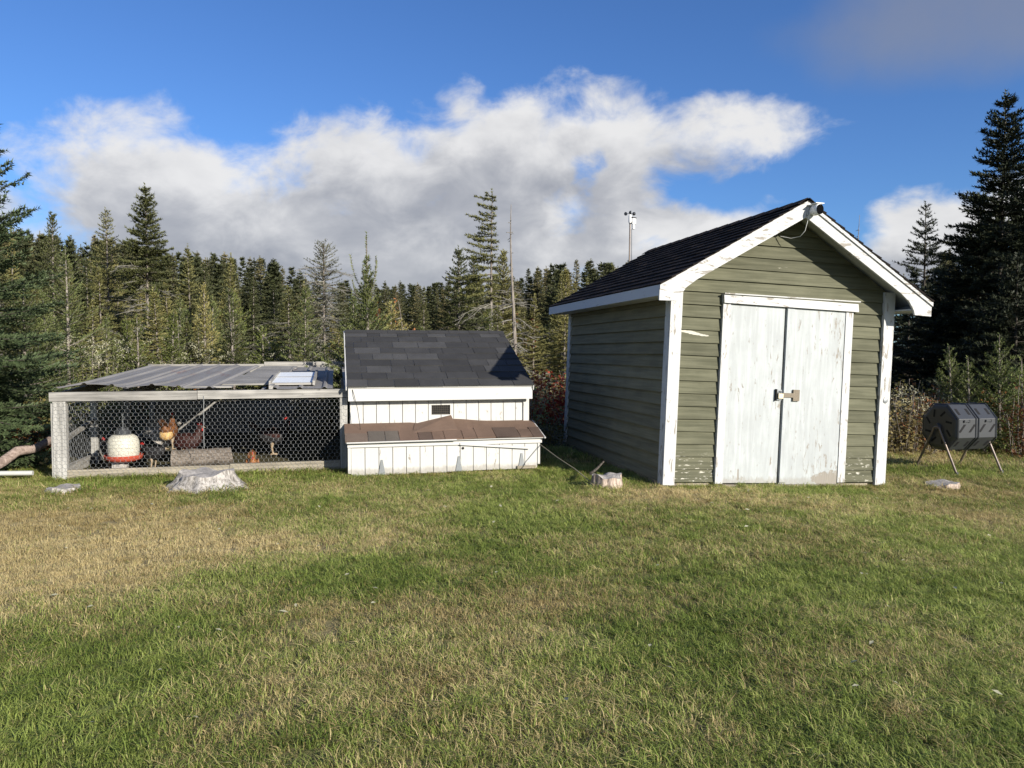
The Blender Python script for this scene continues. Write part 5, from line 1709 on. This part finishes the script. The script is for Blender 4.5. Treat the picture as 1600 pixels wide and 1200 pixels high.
shrub('shrub', 62, 11.2, 6, 1.1, .7, .95, 'bramble', 'leafy green weeds between the fallen branch and the run', 26, .07, 2000)
shrub('shrub', 18, 10.6, 7, 1.0, .6, .55, 'rust_leaf', 'brown withered brush above the fallen branch', 26, .05, 1500)
shrub('shrub', 853, 15.4, 8, .75, .6, 1.2, 'red_leaf', 'bright red autumn bush in the gap between coop and shed', 26, .06, 3600)
shrub('shrub', 850, 11.9, 9, .7, .5, .55, 'bramble', 'dark green weeds below the red bush', 18, .05, 1300)
shrub('red_maple', 815, 30., 10, 1.0, .8, 3.9, 'red_leaf', 'small red maple glowing behind the bare snag', 12, .12, 700, cat='tree')
shrub('red_maple', 612, 34., 11, 2.2, 1.2, 4.1, 'rust_leaf', 'rusty red maple low in the forest above the coop roof', 12, .13, 700, cat='tree')
shrub('maple_sapling', 467, 19., 12, .5, .5, 2.3, 'gold', 'yellowing sapling left of the half dead spruce', 10, .07, 400, cat='tree')
shrub('weeds', 1412, 11.9, 13, .9, .7, .98, 'gold', 'tall golden dry weeds between the shed and the tumbler', 60, .06, 2400, cat='weeds', heads=14)
shrub('weeds', 1446, 12.5, 14, .9, .6, .95, 'gold', 'golden weeds behind the left end of the tumbler', 50, .06, 2000, cat='weeds', heads=8)
shrub('shrub', 1440, 12.1, 15, .6, .5, .98, 'rust_muted', 'muted rust red bush among the golden weeds', 22, .05, 1100)
shrub('shrub', 1405, 12.8, 16, .7, .6, 1.25, 'bramble', 'green bush right behind the shed corner', 22, .05, 1500)
shrub('shrub', 1602, 11.3, 17, .36, .4, 1.30, 'rust_muted', 'orange brown bush at the right edge in front of the firs', 18, .055, 800)
shrub('shrub', 1590, 11.9, 18, 1.3, .6, .5, 'bramble', 'low green growth under the firs at right', 22, .05, 1500)

def undergrowth():
    """brush along the forest edge that nobody could count"""
    rng_ = np.random.RandomState(44)
    allV = []; allT = []; mi = []; off = 0
    protos = [leafy(100 + i, 1.1, .9, .8, 14, .075, 420) for i in range(4)]
    mats = [M['bramble'], M['pale_leaf'], M['gold'], M['rust_leaf'], M['deadwood']]
    for i in range(430):
        Y = 13.9 + 16 * rng_.rand() ** 1.5
        px = rng_.uniform(-60, 1050) if i < 330 else rng_.uniform(1380, 1680)
        if i >= 330: Y = 13. + 6 * rng_.rand()
        if 815 < px < 888 and Y < 16.5: continue
        X = gx_at(px, Y)
        lf, st = protos[rng_.randint(4)]
        s = rng_.uniform(.6, 1.35); a_ = rng_.uniform(0, 6.28)
        rot_ = np.array([[math.cos(a_), -math.sin(a_), 0], [math.sin(a_), math.cos(a_), 0], [0, 0, 1]])
        k = rng_.choice(4, p=[.42, .22, .26, .10]) if i < 330 else rng_.choice([0, 3, 0])
        for (V, T), m_ in ((lf, k), (st, 4)):
            allV.append((V @ rot_.T) * s + np.array([X, Y, hgt(X, Y)])); allT.append(T + off); off += len(V); mi.append(np.full(len(T), m_))
    # bare grey brush
    ax = lambda z: np.array([0, 0, z])
    for i in range(60):
        Y = 14.5 + 9 * rng_.rand(); px = rng_.uniform(200, 560) if i < 40 else rng_.uniform(560, 880); X = gx_at(px, Y)
        V, T = dead_twigs(rng_, 14, ax, .1, 1.3, .8)
        allV.append(V + np.array([X, Y, hgt(X, Y)])); allT.append(T + off); off += len(V); mi.append(np.full(len(T), 4))
    o = link('undergrowth', tri_mesh('undergrowth', np.concatenate(allV), np.concatenate(allT), mats, np.concatenate(mi)))
    tag(o, 'mixed low brush and grey dead twigs along the forest edge', 'undergrowth', None, 'stuff')
undergrowth()

# ------------------------------------------------------------------ grass
def tuft(seed, nbl=30, rad=.058, h0=.018, h1=.047, w=.0029):
    rng_ = np.random.RandomState(seed)
    V = []; T = []; bl = []
    for i in range(nbl):
        a_ = rng_.uniform(0, 6.28); r_ = rad * math.sqrt(rng_.rand())
        p = np.array([r_ * math.cos(a_), r_ * math.sin(a_), -.006])
        b_ = rng_.uniform(0, 6.28); hh = rng_.uniform(h0, h1); bend = rng_.uniform(.45, 1.7) * hh
        d = np.array([math.cos(b_), math.sin(b_), 0]); s = np.array([-d[1], d[0], 0]); ww = w * rng_.uniform(.7, 1.3)
        m1 = p + d * bend * .28 + np.array([0, 0, hh * .62]); t_ = p + d * bend + np.array([0, 0, hh * rng_.uniform(.7, 1.)])
        o_ = len(V)
        V += [p - s * ww * .5, p + s * ww * .5, m1 + s * ww * .5, m1 - s * ww * .5, t_]
        T += [(o_, o_ + 1, o_ + 2), (o_, o_ + 2, o_ + 3), (o_ + 3, o_ + 2, o_ + 4)]
        q_ = rng_.rand()
        bl += [q_] * 5
    me = tri_mesh('grass_tuft', np.array(V), np.array(T), M['grass'])
    at = me.attributes.new('blade', 'FLOAT', 'POINT'); at.data.foreach_set('value', np.array(bl, np.float32))
    return bpy.data.objects.new('grass_tuft', me)

def grass():
    tufts = [tuft(1), tuft(2), tuft(3, 34, .06, .014, .038), tuft(4, 24, .05, .026, .066)]
    rng_ = np.random.RandomState(9)
    pts = []
    def band(y0, y1, dens, s0, s1):
        area = (y1 - y0) * 2 * (.78 * y1 + .6)
        k = int(area * dens)
        y = rng_.uniform(y0, y1, k); x = rng_.uniform(-1, 1, k) * (.78 * y1 + .6)
        keep = np.abs(x) < .76 * y + .5
        x, y = x[keep], y[keep]
        ru__, rv__ = loc_uv(RUN_O, x, y); su, sv = loc_uv(SHED_O, x, y)
        ok = ~((ru__ > .03) & (ru__ < RUN_L) & (rv__ > .03)) & ~((ru__ >= RUN_L) & (ru__ < RUN_L + CW) & (rv__ > -.48)) & ~((su > -.0) & (su < SW) & (sv > .0) & (sv < SD))
        ok &= y < lawn_limit(x) + .4
        x, y = x[ok], y[ok]
        pts.append((x, y, rng_.uniform(s0, s1, len(x))))
    band(2.0, 3.6, 1050, .6, 1.05)
    band(3.6, 5.2, 760, .65, 1.1)
    band(5.2, 7.4, 540, .7, 1.2)
    band(7.4, 10., 380, .75, 1.25)
    band(10., 13.5, 110, 1.2, 2.0)
    # longer tufts that the mower missed: along walls, posts and stumps
    ex = []
    def edge(o_, u0, u1, v, k, s=1.5):
        for i in range(k):
            x_, y_ = w_uv(o_, rng_.uniform(u0, u1), v - abs(rng_.normal(0, .05)))
            ex.append((x_, y_, rng_.uniform(1.0, 1.9) * s * .8))
    edge(SHED_O, -.1, SW + .1, -.03, 110, .9); edge(RUN_O, -.15, RUN_L, -.02, 220, 1.5); edge(COOP_O, .0, CW, NV + .04, 90, 1.0)
    for px, Y, r_ in ((322, 8.05, .42), (95, 7.75, .2), (949, 8.05, .18), (1476, 8.75, .22)):
        for i in range(90):
            a_ = rng_.uniform(0, 6.28); q_ = r_ * rng_.uniform(.95, 1.25)
            ex.append((gx_at(px, Y) + q_ * math.cos(a_), Y + q_ * math.sin(a_), rng_.uniform(1.2, 2.2)))
    ex = np.array(ex)
    pts.append((ex[:, 0], ex[:, 1], ex[:, 2]))
    x = np.concatenate([p[0] for p in pts]); y = np.concatenate([p[1] for p in pts]); s = np.concatenate([p[2] for p in pts])
    z = height(x, y)
    me = bpy.data.meshes.new('grass')
    me.vertices.add(len(x)); me.vertices.foreach_set('co', np.stack([x, y, z], 1).astype(np.float32).ravel())
    dr = np.clip(dryness(x, y) + rng_.normal(0, .10, len(x)), 0, 1)
    s = s * (.75 + .5 * fbm(x * 2.1 + 9, y * 2.1 + 4, 3)) * (1.08 - .22 * dr)
    ti = np.clip(.5 + 1.3 * (fbm(x * .9 + 31, y * .9 + 8, 3) - .5) + 1.0 * (fbm(x * 5.5 + 3, y * 5.5 + 18, 2) - .5) + rng_.normal(0, .28, len(x)), 0, 1)
    for nm, val, typ in (('dry', dr, 'FLOAT'), ('tint', ti, 'FLOAT'), ('scl', s, 'FLOAT'), ('rot', rng_.uniform(0, 6.28, len(x)), 'FLOAT'),
                         ('tilt', rng_.normal(0, .16, len(x)), 'FLOAT'), ('kind', rng_.randint(0, 4, len(x)), 'INT')):
        at = me.attributes.new(nm, typ, 'POINT'); at.data.foreach_set('value', val.astype(np.float32 if typ == 'FLOAT' else np.int32))
    o = link('grass', me)
    tag(o, 'short mown lawn grass with green and straw coloured patches', 'grass', None, 'stuff')
    ng = bpy.data.node_groups.new('grass_scatter', 'GeometryNodeTree')
    ng.interface.new_socket('Geometry', in_out='INPUT', socket_type='NodeSocketGeometry')
    ng.interface.new_socket('Geometry', in_out='OUTPUT', socket_type='NodeSocketGeometry')
    gi = ng.nodes.new('NodeGroupInput'); go = ng.nodes.new('NodeGroupOutput')
    iop = ng.nodes.new('GeometryNodeInstanceOnPoints'); jn = ng.nodes.new('GeometryNodeJoinGeometry')
    for t_ in tufts[::-1]:
        oi = ng.nodes.new('GeometryNodeObjectInfo'); oi.inputs[0].default_value = t_; oi.inputs['As Instance'].default_value = True
        ng.links.new(oi.outputs['Geometry'], jn.inputs[0])
    def attr(nm, typ='FLOAT'):
        a_ = ng.nodes.new('GeometryNodeInputNamedAttribute'); a_.data_type = typ; a_.inputs[0].default_value = nm
        return a_.outputs[0]
    cx = ng.nodes.new('ShaderNodeCombineXYZ')
    ng.links.new(attr('tilt'), cx.inputs[0]); ng.links.new(attr('rot'), cx.inputs[2])
    ng.links.new(gi.outputs[0], iop.inputs['Points']); ng.links.new(jn.outputs[0], iop.inputs['Instance'])
    iop.inputs['Pick Instance'].default_value = True
    ng.links.new(attr('kind', 'INT'), iop.inputs['Instance Index'])
    ng.links.new(cx.outputs[0], iop.inputs['Rotation']); ng.links.new(attr('scl'), iop.inputs['Scale'])
    ng.links.new(iop.outputs[0], go.inputs[0])
    md = o.modifiers.new('scatter', 'NODES'); md.node_group = ng
    print('grass tufts', len(x))
grass()

def fallen_leaves():
    rng_ = np.random.RandomState(3)
    k = 90
    Y = 2.6 + 7.5 * rng_.rand(k); X = (rng_.rand(k) - .5) * 1.4 * Y
    V = []; T = []
    for i in range(k):
        c0 = np.array([X[i], Y[i], hgt(X[i], Y[i]) + .045])
        a_ = rng_.uniform(0, 6.28); l = rng_.uniform(.012, .028)
        d = np.array([math.cos(a_), math.sin(a_), rng_.uniform(-.3, .3)]); s = np.array([-d[1], d[0], rng_.uniform(-.4, .4)])
        o_ = len(V)
        V += [c0 - d * l, c0 + s * l * .5 + np.array([0, 0, .003]), c0 + d * l, c0 - s * l * .5 + np.array([0, 0, .003])]
        T += [(o_, o_ + 1, o_ + 2), (o_, o_ + 2, o_ + 3)]
    o = link('fallen_leaves', tri_mesh('fallen_leaves', np.array(V), np.array(T), M['cream']))
    tag(o, 'scattered small pale fallen leaves on the lawn', 'leaves', None, 'stuff')
fallen_leaves()
